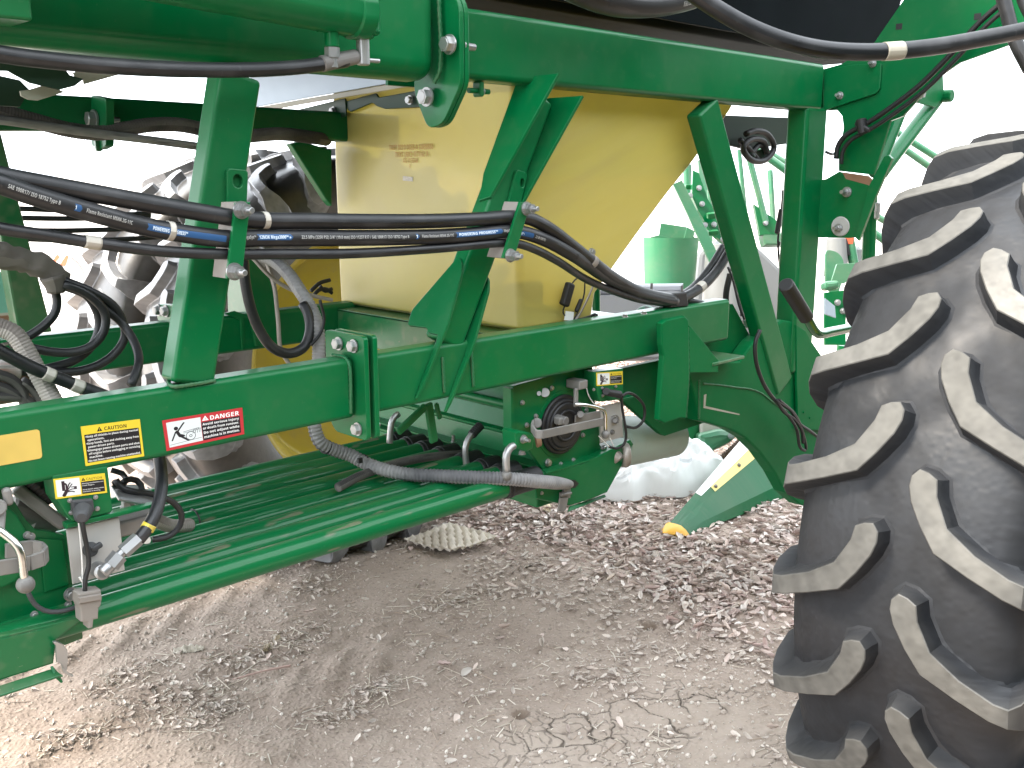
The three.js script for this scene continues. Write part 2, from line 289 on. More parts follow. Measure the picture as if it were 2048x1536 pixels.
// upper rail, near side
const upTopY = onZ(1300, 72, Z0).y, upBotY = onZ(1300, 190, Z0).y, xUp = onZ(886, 100, Z0).x, xUpEnd = onZ(1648, 180, Z0).x;
const upperB = part(cart, 'upper_rail', boxG(xUp + 0.015, xUpEnd, upBotY, upTopY, Z0 - FT - 0.02, Z0, 0.014), G, 'green upper rail above the hopper');
const upperA = part(cart, 'upper_rail', boxG(-1.4, xUp - 0.013, upBotY - 0.012, upTopY + 0.05, Z0 - 0.10, Z0 + 0.004, 0.042), G, 'green upper rail with a cylinder on it');
{
  const plate = (x, t, dz) => part(cart, 'joint_plate', plateG(roundPts([V(x, onX(835, -8, x).y + 0.03, Z0 - 0.09), V(x, upTopY + 0.05, Z0 + 0.01), V(x, upTopY - 0.012, Z0 + 0.055 + dz), V(x, upBotY - 0.02, Z0 + 0.055 + dz), V(x, upBotY - 0.100, Z0 - 0.005), V(x, upBotY - 0.108, Z0 - 0.055), V(x, upBotY - 0.03, Z0 - 0.10)], 0.02), t, 0.002), G);
  const a = plate(xUp - 0.0005, 0.012, 0), b = plate(xUp + 0.0135, 0.0125, 0);
  for (const [px, py] of [[900, 89], [855, 194]]) { const p = onX(px, py, xUp - 0.0125); part(a, 'bolt', boltG(p, NX, 0.0165), M.zinc); part(b, 'nut', boltG(p.clone().setX(xUp + 0.0145), PX, 0.015, 1.8), M.zinc); }
  part(a, 'weld_bead', beadG([V(xUp - 0.015, upTopY + 0.03, Z0 + 0.006), V(xUp - 0.015, upBotY + 0.01, Z0 + 0.006), V(xUp - 0.015, upBotY - 0.014, Z0 - 0.012)], 0.005), M.weld);
  // small clip bolt under the rail
  const c = onZ(957, 190, Z0 - 0.03); part(upperB, 'bracket', merge([barG(V(c.x, upBotY, c.z), V(c.x, upBotY - 0.035, c.z), 0.03, 0.012), cylG(V(c.x - 0.03, upBotY - 0.022, c.z), V(c.x + 0.032, upBotY - 0.022, c.z), 0.006)]), G);
  part(upperB, 'bolt', boltG(V(c.x + 0.007, upBotY - 0.022, c.z), PX, 0.008, 1.5), M.zinc);
}
// lift cylinder lying along the upper rail
{
  const a = onZ(-60, -132, Z0 + 0.09), b = onZ(722, 26, Z0 + 0.09), e = onZ(762, 24, Z0 + 0.09);
  const cyl = part(cart, 'lift_cylinder', merge([cylG(a, b, 0.046, 0.046, 32, 0.006), cylG(V(b.x - 0.03, b.y, b.z), V(b.x + 0.012, b.y, b.z), 0.049, 0.049, 32, 0.006), cylG(V(e.x - 0.045, e.y - 0.045, e.z), V(e.x - 0.045, e.y + 0.05, e.z), 0.034, 0.034, 28, 0.004)]), G, 'green lift cylinder along the upper rail');
  const q = onZ(733, 88, Z0 + 0.09), pin = V(e.x - 0.045, 0, e.z);
  part(cyl, 'pin', merge([cylG(V(pin.x, e.y - 0.1, pin.z), V(pin.x, e.y - 0.03, pin.z), 0.0125, 0.0125, 20, 0.002), cylG(V(pin.x - 0.002, e.y - 0.09, pin.z), V(pin.x + 0.035, e.y - 0.09, pin.z + 0.003), 0.004)]), M.zinc);
  part(cyl, 'boss', cylG(V(pin.x, e.y - 0.052, pin.z), V(pin.x, e.y - 0.038, pin.z), 0.022, 0.022, 24, 0.003), G);
  const f = onZ(664, 95, Z0 + 0.09); part(cyl, 'hose_fitting', merge([cylG(V(f.x, f.y + 0.035, f.z), V(f.x, f.y - 0.0, f.z), 0.013, 0.013, 20, 0.002), cylG(V(f.x - 0.03, f.y + 0.03, f.z), V(f.x, f.y + 0.03, f.z), 0.006)]), G);
  part(cyl, 'nut', merge([hexG(V(f.x, f.y - 0.018, f.z), PY, 0.014, 0.018), cylG(V(f.x, f.y - 0.035, f.z), V(f.x, f.y - 0.018, f.z), 0.010)]), M.zinc);
  const s = onZ(37, 22, Z0 + 0.09); part(upperA, 'bracket', boxG(s.x - 0.14, s.x + 0.02, s.y - 0.012, s.y + 0.06, Z0, Z0 + 0.09), G);
}
// struts: section centre lines on the truss plane
function strut(name, l0, r0, l1, r1, w, mat = G, label) { // left/right edges of the front face at the bottom (0) and the top (1)
  const b = onZ(...l0, Z0).add(onZ(...r0, Z0)).multiplyScalar(0.5), t = onZ(...l1, Z0).add(onZ(...r1, Z0)).multiplyScalar(0.5);
  const d = t.clone().sub(b).normalize(), nrm = V(-d.y, d.x, 0);
  const h = Math.abs(onZ(...l0, Z0).sub(onZ(...r0, Z0)).dot(nrm)) * 0.5 + Math.abs(onZ(...l1, Z0).sub(onZ(...r1, Z0)).dot(nrm)) * 0.5;
  b.z = t.z = Z0 - w / 2 - 0.002; return [part(cart, name, barG(b, t, w, h, PZ, 0.009), mat, label), d, b, t, h];
}
const [strutL] = strut('strut', [347, 775], [430, 763], [438, 145], [530, 150], 0.052, G, 'green strut at the left behind the first hose clamp');
part(strutL, 'weld_bead', beadG([onZ(336, 762, Z0 - 0.05), onZ(347, 773, Z0 + 0.001), onZ(390, 768, Z0 + 0.002), onZ(430, 761, Z0 + 0.001)], 0.004), M.weld);
const [strutC, dC, bC, tC, hC] = strut('strut', [873, 690], [929, 690], [1058, 190], [1116, 190], 0.05, G, 'green middle strut with gussets in front of the hopper');
{ // gussets stand along both sides of the middle strut and reach out of the truss plane
  const n = V(-dC.y, dC.x, 0).normalize(); // to the left of the strut
  const at = (s, z, side, off = 0) => bC.clone().addScaledVector(dC, s).addScaledVector(n, side * (hC / 2 + 0.006 + off)).setZ(z);
  const L = tC.distanceTo(bC), yTo = (y) => (y - bC.y) / dC.y;
  for (const side of [1, -1]) {
    const top = yTo(upBotY - 0.002), lo = yTo(upBotY - 0.27), so = yTo(upBotY - 0.235);
    part(strutC, 'gusset', plateG([at(top, Z0 - 0.055, side), at(top, Z0 + 0.075, side), at(so - 0.05, Z0 + 0.001, side), at(so - 0.06, Z0 - 0.03, side), at(lo + 0.05, Z0 - 0.05, side)], 0.008), G);
    const yl = yTo(railTop);
    part(strutC, 'gusset', plateG(roundPts([at(yTo(1.385), Z0 - 0.012, side), at(yTo(1.36), Z0 + 0.002, side), at(yTo(railTop + 0.02), Z0 + 0.018, side), at(yTo(railBot + 0.02), Z0 + 0.012, side), at(yTo(railBot - 0.005), Z0 + 0.006, side), at(yTo(railBot - 0.005), Z0 + 0.002, side), at(yTo(railTop + 0.002), Z0 + 0.002, side), at(yTo(railTop + 0.002), Z0 - 0.035, side), at(yTo(railTop + 0.012), Z0 - 0.045, side), at(yTo(railTop + 0.01), Z0 - 0.115, side), at(yTo(railTop + 0.045), Z0 - 0.118, side), at(yTo(1.395), Z0 - 0.03, side)], 0.008), 0.008), G);
  }
  part(strutC, 'weld_bead', beadG([onZ(885, 715, Z0 + 0.003), onZ(889, 785, Z0 + 0.003)], 0.004), M.weld);
  part(strutC, 'weld_bead', beadG([onZ(942, 700, Z0 + 0.003), onZ(947, 772, Z0 + 0.003)], 0.004), M.weld);
}
const [strutR] = strut('strut', [1553, 775], [1592, 772], [1394, 205], [1444, 219], 0.05, G, 'green slanting strut right of the hopper');
{
  const t = onZ(1600, 214, Z0), b = V(onZ(1612, 560, Z0).x, 0.95, 0);
  const x0 = onZ(1614, 250, Z0).x, x1 = onZ(1655, 250, Z0).x;
  const post = part(cart, 'post', boxG(x0, x1, 0.93, upBotY + 0.012, Z0 - 0.078, Z0, 0.014), G, 'green upright post beside the wheel');
  post.name = 'post';
}
// ---------------------------------------------------------------- boom plates at the right end
{
  const xA = 3.128, boom = part(cart, 'boom_plate', plateG(xs(xA, [1683, 128], [1747, 87], [1815, -12], [1900, -60], [2120, -60], [2100, 60], [1918, 126], [1872, 158], [1806, 232], [1780, 242], [1748, 350], [1677, 342], [1677, 306], [1687, 256], [1684, 232], [1674, 220], [1632, 222], [1632, 142]), 0.014), G, 'green boom plate rising to the right');
  const over = part(boom, 'cover_plate', plateG(roundPts(xs(xA - 0.0125, [1646, 222], [1752, 187], [1759, 178], [1763, 126], [1700, 130], [1647, 142]), 0.01), 0.012), G);
  for (const [px, py, z] of [[1746, 127, 0.013], [1680, 191, 0.013]]) part(boom, 'bolt', boltG(onX(px, py, xA - z), NX, 0.010, 1.7), M.zinc);
  for (const [px, py] of [[1798, 53], [1955, 33]]) { const c = onX(px, py, xA - 0.0006); part(boom, 'square_hole', boxG(c.x - 0.0004, c.x + 0.002, c.y - 0.009, c.y + 0.009, c.z - 0.010, c.z + 0.010, 0.0003), M.black); }
  const low = part(cart, 'boom_foot', merge([plateG(xs(xA - 0.010, [1638, 360], [1652, 358], [1678, 343], [1738, 371], [1716, 474], [1700, 476], [1632, 475]), 0.012), plateG(xs(xA - 0.028, [1738, 371], [1768, 313], [1777, 310], [1784, 317], [1752, 391], [1717, 482], [1709, 474]), 0.016)]), G, 'green bolted foot plate of the boom');
  part(low, 'stain', plateG(xs(xA - 0.0108, [1684, 344], [1738, 352], [1748, 362], [1740, 371], [1692, 358]), 0.0008, 0), M.rust);
  part(low, 'bolt', boltG(onX(1694, 384, xA - 0.011), NX, 0.0135, 1.9), M.zinc);
  const c = onX(1681, 453, xA - 0.011); part(low, 'washer', cylG(c, c.clone().setX(c.x - 0.005), 0.033, 0.031, 32, 0.001), M.whitePlate);
  part(low, 'bolt', boltG(onX(1677, 456, xA - 0.018), NX, 0.0115, 2.0), M.zinc);
  part(low, 'weld_bead', beadG([onX(1648, 360, xA - 0.006), onX(1641, 474, xA - 0.006)], 0.004), M.weld);
  // tubes behind the boom
  const zb = Z0 - 0.18, t1 = part(cart, 'brace_tube', merge([cylG(onZ(1880, 190, zb), onZ(1762, 345, zb), 0.030, 0.030, 24), cylG(V(onZ(1872, 193, zb).x, onZ(1872, 193, zb).y, zb - 0.03), V(onZ(1872, 193, zb).x, onZ(1872, 193, zb).y, zb + 0.07), 0.027, 0.027, 28, 0.004)]), G);
  part(t1, 'pin', boltG(V(onZ(1850, 187, zb + 0.07).x, onZ(1850, 187, zb + 0.07).y, zb + 0.05), PZ, 0.017), M.zinc);
  part(cart, 'brace_tube', cylG(onZ(1812, 195, Z0 - 0.05), onZ(1750, 350, Z0 - 0.05), 0.024, 0.024, 24), G);
  part(t1, 'lug_plate', plateG(roundPts(zs(zb + 0.04, [1835, 205], [1850, 150], [1885, 120], [1888, 190], [1872, 215]), 0.015), 0.012), G);
  const up = part(cart, 'upright_tube', cylG(onZ(1741, 392, Z0 - 0.09), onZ(1734, 600, Z0 - 0.09), 0.026, 0.026, 24), G);
  const cl = onZ(1755, 420, Z0 - 0.05); part(up, 'clamp', merge([barG(V(cl.x, cl.y + 0.03, cl.z), V(cl.x, cl.y - 0.035, cl.z), 0.016, 0.022), cylG(V(cl.x - 0.02, cl.y - 0.004, cl.z), V(cl.x + 0.02, cl.y - 0.004, cl.z), 0.004)]), M.zinc);
}
// ---------------------------------------------------------------- leg behind the tyre, with bracket and step
{
  const zl = Z0 - 0.010;
  const leg = part(cart, 'axle_leg', plateG(zs(zl, [1376, 742], [1437, 724], [1481, 722], [1500, 694], [1508, 684], [1532, 664], [1566, 640], [1600, 645], [1621, 680], [1648, 719], [1690, 760], [1720, 1040], [1600, 1010], [1571, 985], [1550, 946], [1521, 906], [1492, 877], [1460, 859], [1400, 842], [1392, 800]), 0.05, 0.006), M.greenFlat, 'green axle leg plate behind the big tyre');
  part(leg, 'weld_bead', beadG(zs(zl + 0.001, [1406, 767], [1440, 770], [1475, 775], [1500, 778], [1522, 786], [1548, 806], [1575, 822]), 0.0032), M.weld);
  part(leg, 'weld_bead', beadG(zs(zl + 0.001, [1398, 760], [1398, 838]), 0.004), M.weld);
  part(leg, 'scratch', merge([plateG(zs(zl + 0.0008, [1408, 790], [1413, 788], [1411, 812], [1480, 828], [1478, 830], [1407, 816]), 0.0006, 0)]), M.paleSheet);
  for (const [px, py] of [[1600, 823], [1612, 834]]) part(leg, 'clip', boltG(onZ(px, py, zl), PZ, 0.008, 1.2), M.greenFlat);
  const zr = Z0 + 0.004;
  part(cart, 'leg_rib', plateG(zs(zr, [1593, 650], [1612, 662], [1621, 680], [1648, 719], [1700, 770], [1700, 860], [1597, 860], [1594, 770]), 0.010), M.greenFlat);
  // bracket: a folded channel welded over the end of the rail
  const br = part(cart, 'rail_bracket', merge([
    plateG(zs(Z0 + 0.05, [1323, 648], [1333, 640], [1370, 632], [1378, 640], [1379, 760], [1372, 838], [1362, 836], [1330, 847], [1318, 840], [1328, 712], [1324, 690]), 0.02, 0.004),
    plateG(zs(Z0 + 0.048, [1378, 651], [1381, 652], [1438, 722], [1436, 745], [1380, 745]), 0.012),
  ]), M.greenFlat, 'green folded bracket at the end of the lower rail');
  part(br, 'weld_bead', beadG(zs(Z0 + 0.046, [1376, 655], [1377, 760], [1372, 835]), 0.003), M.weld);
  const y = onZ(1437, 723, Z0 + 0.05).y, a = onZ(1437, 723, Z0 + 0.05).x, b = onZ(1481, 723, Z0 + 0.05).x;
  part(cart, 'step_plate', boxG(a - 0.03, b + 0.02, y - 0.01, y, Z0 - 0.07, Z0 + 0.052, 0.003), M.greenDusty);
  part(cart, 'end_plate', plateG(zs(Z0 - 0.064, [1380, 606], [1466, 608], [1508, 686], [1498, 704], [1420, 720], [1380, 720]), 0.012), M.greenFlat);
  part(cart, 'skirt_plate', plateG(zs(Z0 - 0.09, [1238, 738], [1330, 718], [1420, 700], [1420, 842], [1330, 872], [1322, 868], [1244, 800]), 0.02), M.greenFlat);
  // lever with a black grip
  const zg = -1.30, lever = part(cart, 'lever', sweepG(zs(zg, [1594, 600], [1612, 632], [1630, 662], [1640, 668], [1660, 664], [1720, 652], [1780, 640]), 0.0135, { seg: 18 }), M.chromeGreen = P({ color: new THREE.Color(0.006, 0.10, 0.035), roughness: 0.25, metalness: 0.2, clearcoat: 1, clearcoatRoughness: 0.05 }), 'green bent lever with black grip');
  part(lever, 'grip', cylG(onZ(1571, 568, zg), onZ(1613, 636, zg), 0.0205, 0.0195, 28, 0.003), M.black);
}
// ---------------------------------------------------------------- labels on the lower rail
{
  const F = 'sans-serif';
  const tri = (x, cx, cy, s, col, mark) => { x.fillStyle = col; x.beginPath(); x.moveTo(cx, cy - s); x.lineTo(cx + s * 0.95, cy + s * 0.75); x.lineTo(cx - s * 0.95, cy + s * 0.75); x.fill(); x.fillStyle = mark; x.fillRect(cx - s * 0.09, cy - s * 0.35, s * 0.18, s * 0.6); x.fillRect(cx - s * 0.09, cy + s * 0.36, s * 0.18, s * 0.2); };
  const caution = printed(640, 440, (x, w, h) => {
    x.fillStyle = '#d9bf33'; x.fillRect(0, 0, w, h); x.fillStyle = '#15151a'; x.fillRect(24, 96, w - 50, h - 126);
    tri(x, 190, 56, 30, '#17140c', '#d9bf33'); x.fillStyle = '#1c190e'; x.font = `bold 56px ${F}`; x.fillText('CAUTION', 238, 76, 270);
    x.fillStyle = '#e6e6e2'; x.font = `bold 33px ${F}`;
    ['•Keep all shields in place during normal', '  operations.', '•Keep hands, feet and clothing away from', '  power-driven parts.', '•Disengage power-driven parts and shut', '  off engine before unclogging or servicing', '  machine.', '•Do not leave running machine unattended.'].forEach((s, i) => x.fillText(s, 32, 132 + i * 38.5, s.length > 25 ? 574 : 300));
  });
  const danger = printed(760, 330, (x, w, h) => {
    x.fillStyle = '#b52f35'; x.fillRect(0, 0, w, h); x.fillStyle = '#d4dcdc'; x.fillRect(30, 32, 318, 268); x.fillStyle = '#17151b'; x.fillRect(352, 96, 376, 206);
    tri(x, 392, 56, 34, '#f1f1ee', '#b52f35'); x.fillStyle = '#f4f4f0'; x.font = `bold 72px ${F}`; x.fillText('DANGER', 432, 84, 300);
    x.font = `bold 40px ${F}`; x.fillStyle = '#eef0ee'; ['Avoid serious injury', 'or death from runover.', 'Do not adjust while', 'machine is in motion.'].forEach((s, i) => x.fillText(s, 362, 138 + i * 48, 356));
    x.fillStyle = '#15151b'; x.strokeStyle = '#15151b'; x.lineCap = 'round';
    x.beginPath(); x.arc(112, 112, 20, 0, 7); x.fill();
    const ln = (wd, ...p) => { x.lineWidth = wd; x.beginPath(); x.moveTo(p[0], p[1]); for (let i = 2; i < p.length; i += 2) x.lineTo(p[i], p[i + 1]); x.stroke(); };
    ln(30, 118, 150, 140, 198); ln(15, 128, 142, 190, 66); ln(14, 104, 150, 64, 232); ln(20, 142, 200, 214, 262); ln(18, 150, 190, 178, 204);
    x.strokeStyle = '#4a5054'; ln(4, 40, 276, 340, 262); ln(5, 176, 164, 330, 150); ln(4, 176, 178, 330, 166); for (let i = 0; i < 4; i++) ln(5, 262 + i * 22, 200, 276 + i * 20, 160, 284 + i * 20, 160);
    x.lineWidth = 6; x.beginPath(); x.arc(240, 220, 44, 0, 7); x.stroke(); x.beginPath(); x.arc(240, 220, 12, 0, 7); x.stroke();
  });
  const pinch = printed(660, 310, (x, w, h) => {
    x.fillStyle = '#d9bf33'; x.fillRect(0, 0, w, h); x.fillStyle = '#dcdedd'; x.fillRect(24, 22, 300, 262); x.fillStyle = '#17161b'; x.fillRect(338, 92, 298, 190);
    tri(x, 372, 58, 28, '#17140c', '#d9bf33'); x.fillStyle = '#1f1b0e'; x.font = `50px ${F}`; x.fillText('CAUTION', 408, 76, 224);
    x.fillStyle = '#d5d5d0'; x.font = `bold 25px ${F}`; ['Moving mechanism can', 'crush fingers.', '', 'Keep hands away when', 'machine is moving.'].forEach((s, i) => x.fillText(s, 348, 130 + i * 32, 280));
    x.fillStyle = '#2a1c26'; x.fillRect(92, 48, 40, 152); x.fillRect(206, 146, 72, 46); x.fillStyle = '#dcdedd'; x.fillRect(190, 160, 52, 18);
    x.strokeStyle = '#2a1c26'; x.lineCap = 'round'; const ln = (wd, ...p) => { x.lineWidth = wd; x.beginPath(); x.moveTo(p[0], p[1]); for (let i = 2; i < p.length; i += 2) x.lineTo(p[i], p[i + 1]); x.stroke(); };
    ln(46, 110, 268, 150, 200); ln(24, 150, 190, 150, 110, 136, 90); ln(16, 160, 170, 180, 110, 200, 86); ln(14, 170, 180, 204, 130, 222, 108); ln(14, 176, 200, 216, 184); ln(16, 160, 220, 210, 218, 240, 230);
  });
  M.pinch = pinch;
  const q = (z, a, b, c, d) => quadG(...zs(z, a, b, c, d), 0.0012);
  part(lowerA, 'warning_label', q(Z0, [161, 853], [279, 838], [288, 912], [171, 932]), caution, 'yellow and black CAUTION label');
  part(lowerA, 'warning_label', q(Z0, [324, 841], [484, 815], [488, 868], [333, 902]), danger, 'red and white DANGER label');
  part(lowerA, 'reflector', plateG(roundPts(zs(Z0 + 0.0012, [-90, 886], [74, 859], [79, 861], [85, 916], [-90, 948]), 0.006), 0.001, 0), P({ map: tex(256, (u, v) => { const k = 0.85 + 0.25 * fbm(u * 30, v * 30, 2, 30); return [0.60 * k, 0.43 * k, 0.10 * k]; }, true), roughness: 0.4, clearcoat: 0.6, clearcoatRoughness: 0.2 }), 'blank yellow reflective strip');
}

// ================================================================ hopper
{
  // rings of the moulded hopper from bottom to top: x0 (left face), x1 (right), z near and far
  const zN = -1.735, zB = -2.53, x0 = onX(1043, 664, 0).x; // placeholder kept simple below
  const xl = 1.752, yb = 1.212;
  const rgt = [[1176, 650], [1191, 585], [1291, 450], [1348, 379], [1396, 321], [1471, 222]].map(p => onZ(p[0], p[1], zN - 0.01));
  const rings = rgt.map((p, i) => ({ y: i ? p.y : yb, x0: xl - (i > 5 ? 0.03 : 0), x1: Math.max(p.x, i ? p.x : rgt[1].x - 0.02), zn: zN - 0.012 * Math.max(0, p.y - yb) / 0.3, zf: zB - 0.0 * i }));
  const seg = 6, R = 0.022, prof = [];
  const ringPts = (r) => { const out = []; const cs = [[r.x0, r.zn, 1, -1, Math.PI], [r.x0, r.zf, 1, 1], [r.x1, r.zf, -1, 1], [r.x1, r.zn, -1, -1]];
    cs.forEach((c, ci) => { const cx = c[0] + c[2] * R, cz = c[1] + c[3] * R, a0 = [90, 180, 270, 0][ci]; for (let s = 0; s <= seg; s++) { const a = (a0 + 90 * s / seg) * Math.PI / 180; out.push([cx + Math.cos(a) * R, cz + Math.sin(a) * R]); } }); return out; };
  // refine the rings so that the sides can carry slight moulded waviness
  rings.push({ ...rings[5], y: 1.93, x1: rings[5].x1 + (1.93 - rings[5].y) * 0.9 }); const fine = []; for (let i = 0; i < rings.length - 1; i++) for (let k = 0; k < 6; k++) { const t = k / 6, a = rings[i], b = rings[i + 1], o = {}; for (const q in a) o[q] = lerp(a[q], b[q], t); fine.push(o); } fine.push(rings[rings.length - 1]);
  const pos = [], uv = [], idx = []; let m;
  fine.forEach((r, i) => {
    const base = ringPts(r), pts = []; for (let k = 0; k < base.length; k++) { const a = base[k], b = base[(k + 1) % base.length], L = Math.hypot(a[0] - b[0], a[1] - b[1]), n = L > 0.05 ? 10 : 1; for (let s = 0; s < n; s++) pts.push([lerp(a[0], b[0], s / n), lerp(a[1], b[1], s / n)]); }
    pts.push(pts[0]); m = pts.length; let u = 0;
    pts.forEach((p, k) => { if (k) u += Math.hypot(p[0] - pts[k - 1][0], p[1] - pts[k - 1][1]); const w = 0.004 * (fbm(p[0] * 4 + p[1] * 3, r.y * 5, 2) - 0.5); pos.push(p[0] + w, r.y, p[1] + w); uv.push(u, r.y); });
  });
  for (let i = 0; i < fine.length - 1; i++) for (let k = 0; k < m - 1; k++) { const a = i * m + k, b = a + m; idx.push(a, a + 1, b, a + 1, b + 1, b); }
  const c0 = pos.length / 3; pos.push((rings[0].x0 + rings[0].x1) / 2, yb, -2.1); uv.push(0, 0); for (let k = 0; k < m - 1; k++) idx.push(c0, k + 1, k);
  const g = new THREE.BufferGeometry(); g.setAttribute('position', new THREE.Float32BufferAttribute(pos, 3)); g.setAttribute('uv', new THREE.Float32BufferAttribute(uv, 2)); g.setIndex(idx); g.computeVertexNormals();
  const hop = part(cart, 'hopper', g, M.tank, 'yellow plastic hopper');
  // mirrored moulded lettering on the left face
  const let_ = printed(512, 320, (x, w, h) => {
    x.fillStyle = '#ccab64'; x.fillRect(0, 0, w, h); x.save(); x.translate(w, 0); x.scale(-1, 1); x.fillStyle = '#9c7434'; x.textAlign = 'center'; x.font = 'bold 46px monospace';
    x.fillText('688898X A-8330 0150 TXXT', 256, 62, 470); x.fillText('A  SHYTD CXRJ TXKT', 240, 140, 380); x.fillText('MADE IN USA', 262, 218, 210); x.fillText('>PE<', 262, 290, 90); x.restore();
  });
  M.stencil = let_; const xq = xl - 0.0005;
  const letters = [['688898X A-8330 0150 TXXT', [868, 292], [778, 296], 0.022], ['A SHYTD CXRJ TXKT', [858, 306], [790, 311], 0.022], ['MADE IN USA', [842, 319], [801, 323], 0.020], ['>PE<', [828, 331], [812, 334], 0.018]];
  M._letters = [hop, letters, xl];
  part(hop, 'sticker', quadG(...xs(xl - 0.001, [806, 352], [826, 354], [826, 363], [806, 361]), 0.001), M.band);
  // frame under the hopper
  const ch = part(cart, 'hopper_sill', merge([boxG(xl - 0.06, xl - 0.052, railBot + 0.01, 1.205, ZF, Z0 - FT - 0.0005, 0.002), boxG(xl - 0.06, xl + 0.10, 1.198, 1.2055, ZF, Z0 - FT - 0.0005, 0.002), boxG(xl + 0.38, xl + 0.46, railBot + 0.01, 1.2055, ZF, Z0 - FT - 0.0005, 0.004)]), M.greenDusty, 'green sill under the hopper');
  // deck on top: pale sheet with lip and dark folded brackets
  const xd = 1.70;
  const deck = part(cart, 'deck_sheet', plateG(xs(xd, [500, 120], [800, 120], [774, 168], [600, 198], [500, 216]), 0.006), M.panel, 'blue grey sheet above the hopper');
  part(deck, 'lip', plateG(xs(xd - 0.006, [500, 217], [600, 199], [775, 169], [830, 160], [830, 170], [775, 180], [600, 209], [500, 228]), 0.006), M.paleSheet);
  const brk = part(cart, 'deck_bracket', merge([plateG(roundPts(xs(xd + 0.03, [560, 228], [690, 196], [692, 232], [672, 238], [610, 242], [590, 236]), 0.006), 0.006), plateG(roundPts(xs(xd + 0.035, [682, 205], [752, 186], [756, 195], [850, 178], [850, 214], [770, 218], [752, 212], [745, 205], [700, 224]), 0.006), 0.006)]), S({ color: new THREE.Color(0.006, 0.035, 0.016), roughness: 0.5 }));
  for (const p of [[667, 222], [820, 200]]) part(brk, 'bolt', boltG(onX(p[0], p[1], xd + 0.027), NX, 0.010), M.zinc);
  part(cart, 'beam_plate', plateG(zs(Z0 - 0.16, [776, 160], [840, 160], [840, 175], [776, 170]), 0.01), G);
  // big upper bin, black plastic, over the whole frame; only its underside and near wall come into the picture
  const bin = part(cart, 'upper_bin', merge([boxG(-0.6, 0.46, 2.36, 3.3, -4.5, -1.80, 0.05), boxG(0.45, 3.75, 2.02, 3.3, -4.0, -1.80, 0.05), plateG([V(2.12, 2.03, -1.77), V(2.12, 3.2, -1.66), V(4.1, 3.2, -1.66), V(3.75, 2.03, -1.77)], 0.02), plateG([V(2.12, 2.03, -1.775), V(2.12, 3.2, -1.665), V(0.45, 3.2, -1.665), V(0.6, 2.03, -1.775)], 0.02), boxG(0.45, 3.75, 3.1, 3.3, -1.9, -1.62, 0.04)]), M.poly, 'black plastic upper bin');  // raised left box is out of view, added to shade the ground
  part(bin, 'rib', plateG([V(2.11, 2.035, -1.75), V(2.11, 3.1, -1.655), V(2.17, 3.1, -1.655), V(2.17, 2.035, -1.75)], 0.02), M.poly);
  // sensor plugs and leads at the hopper foot
  const zc = zN + 0.015;
  const plug = part(cart, 'sensor_plug', merge([barG(onZ(1141, 566, zc), onZ(1128, 612, zc), 0.02, 0.026), barG(onZ(1163, 598, zc), onZ(1152, 624, zc), 0.012, 0.012)]), M.black);
  part(plug, 'tag', quadG(...zs(zc, [1131, 622], [1147, 624], [1145, 641], [1128, 640]), 0.002), M.white);
  part(plug, 'wire', merge([sweepG(zs(zc, [1145, 566], [1152, 558], [1170, 550], [1176, 556]), 0.002), sweepG(zs(zc, [1130, 610], [1126, 624], [1134, 636]), 0.002), sweepG(zs(zc, [1170, 560], [1168, 590], [1155, 625], [1140, 650], [1126, 660]), 0.0022)]), M.black);
  part(plug, 'wire', sweepG(zs(zc, [1186, 572], [1176, 596], [1158, 630], [1150, 640]), 0.003), M.corrTan);
  part(plug, 'wire', merge([sweepG(zs(zc, [1150, 640], [1175, 634], [1192, 628], [1196, 634], [1180, 640], [1155, 644]), 0.0028), sweepG(zs(zc, [1152, 646], [1180, 646], [1197, 638], [1186, 630]), 0.0028)]), M.black);
  part(plug, 'clip', boltG(onZ(1182, 504, zN + 0.01), PZ, 0.009), M.zinc);
}
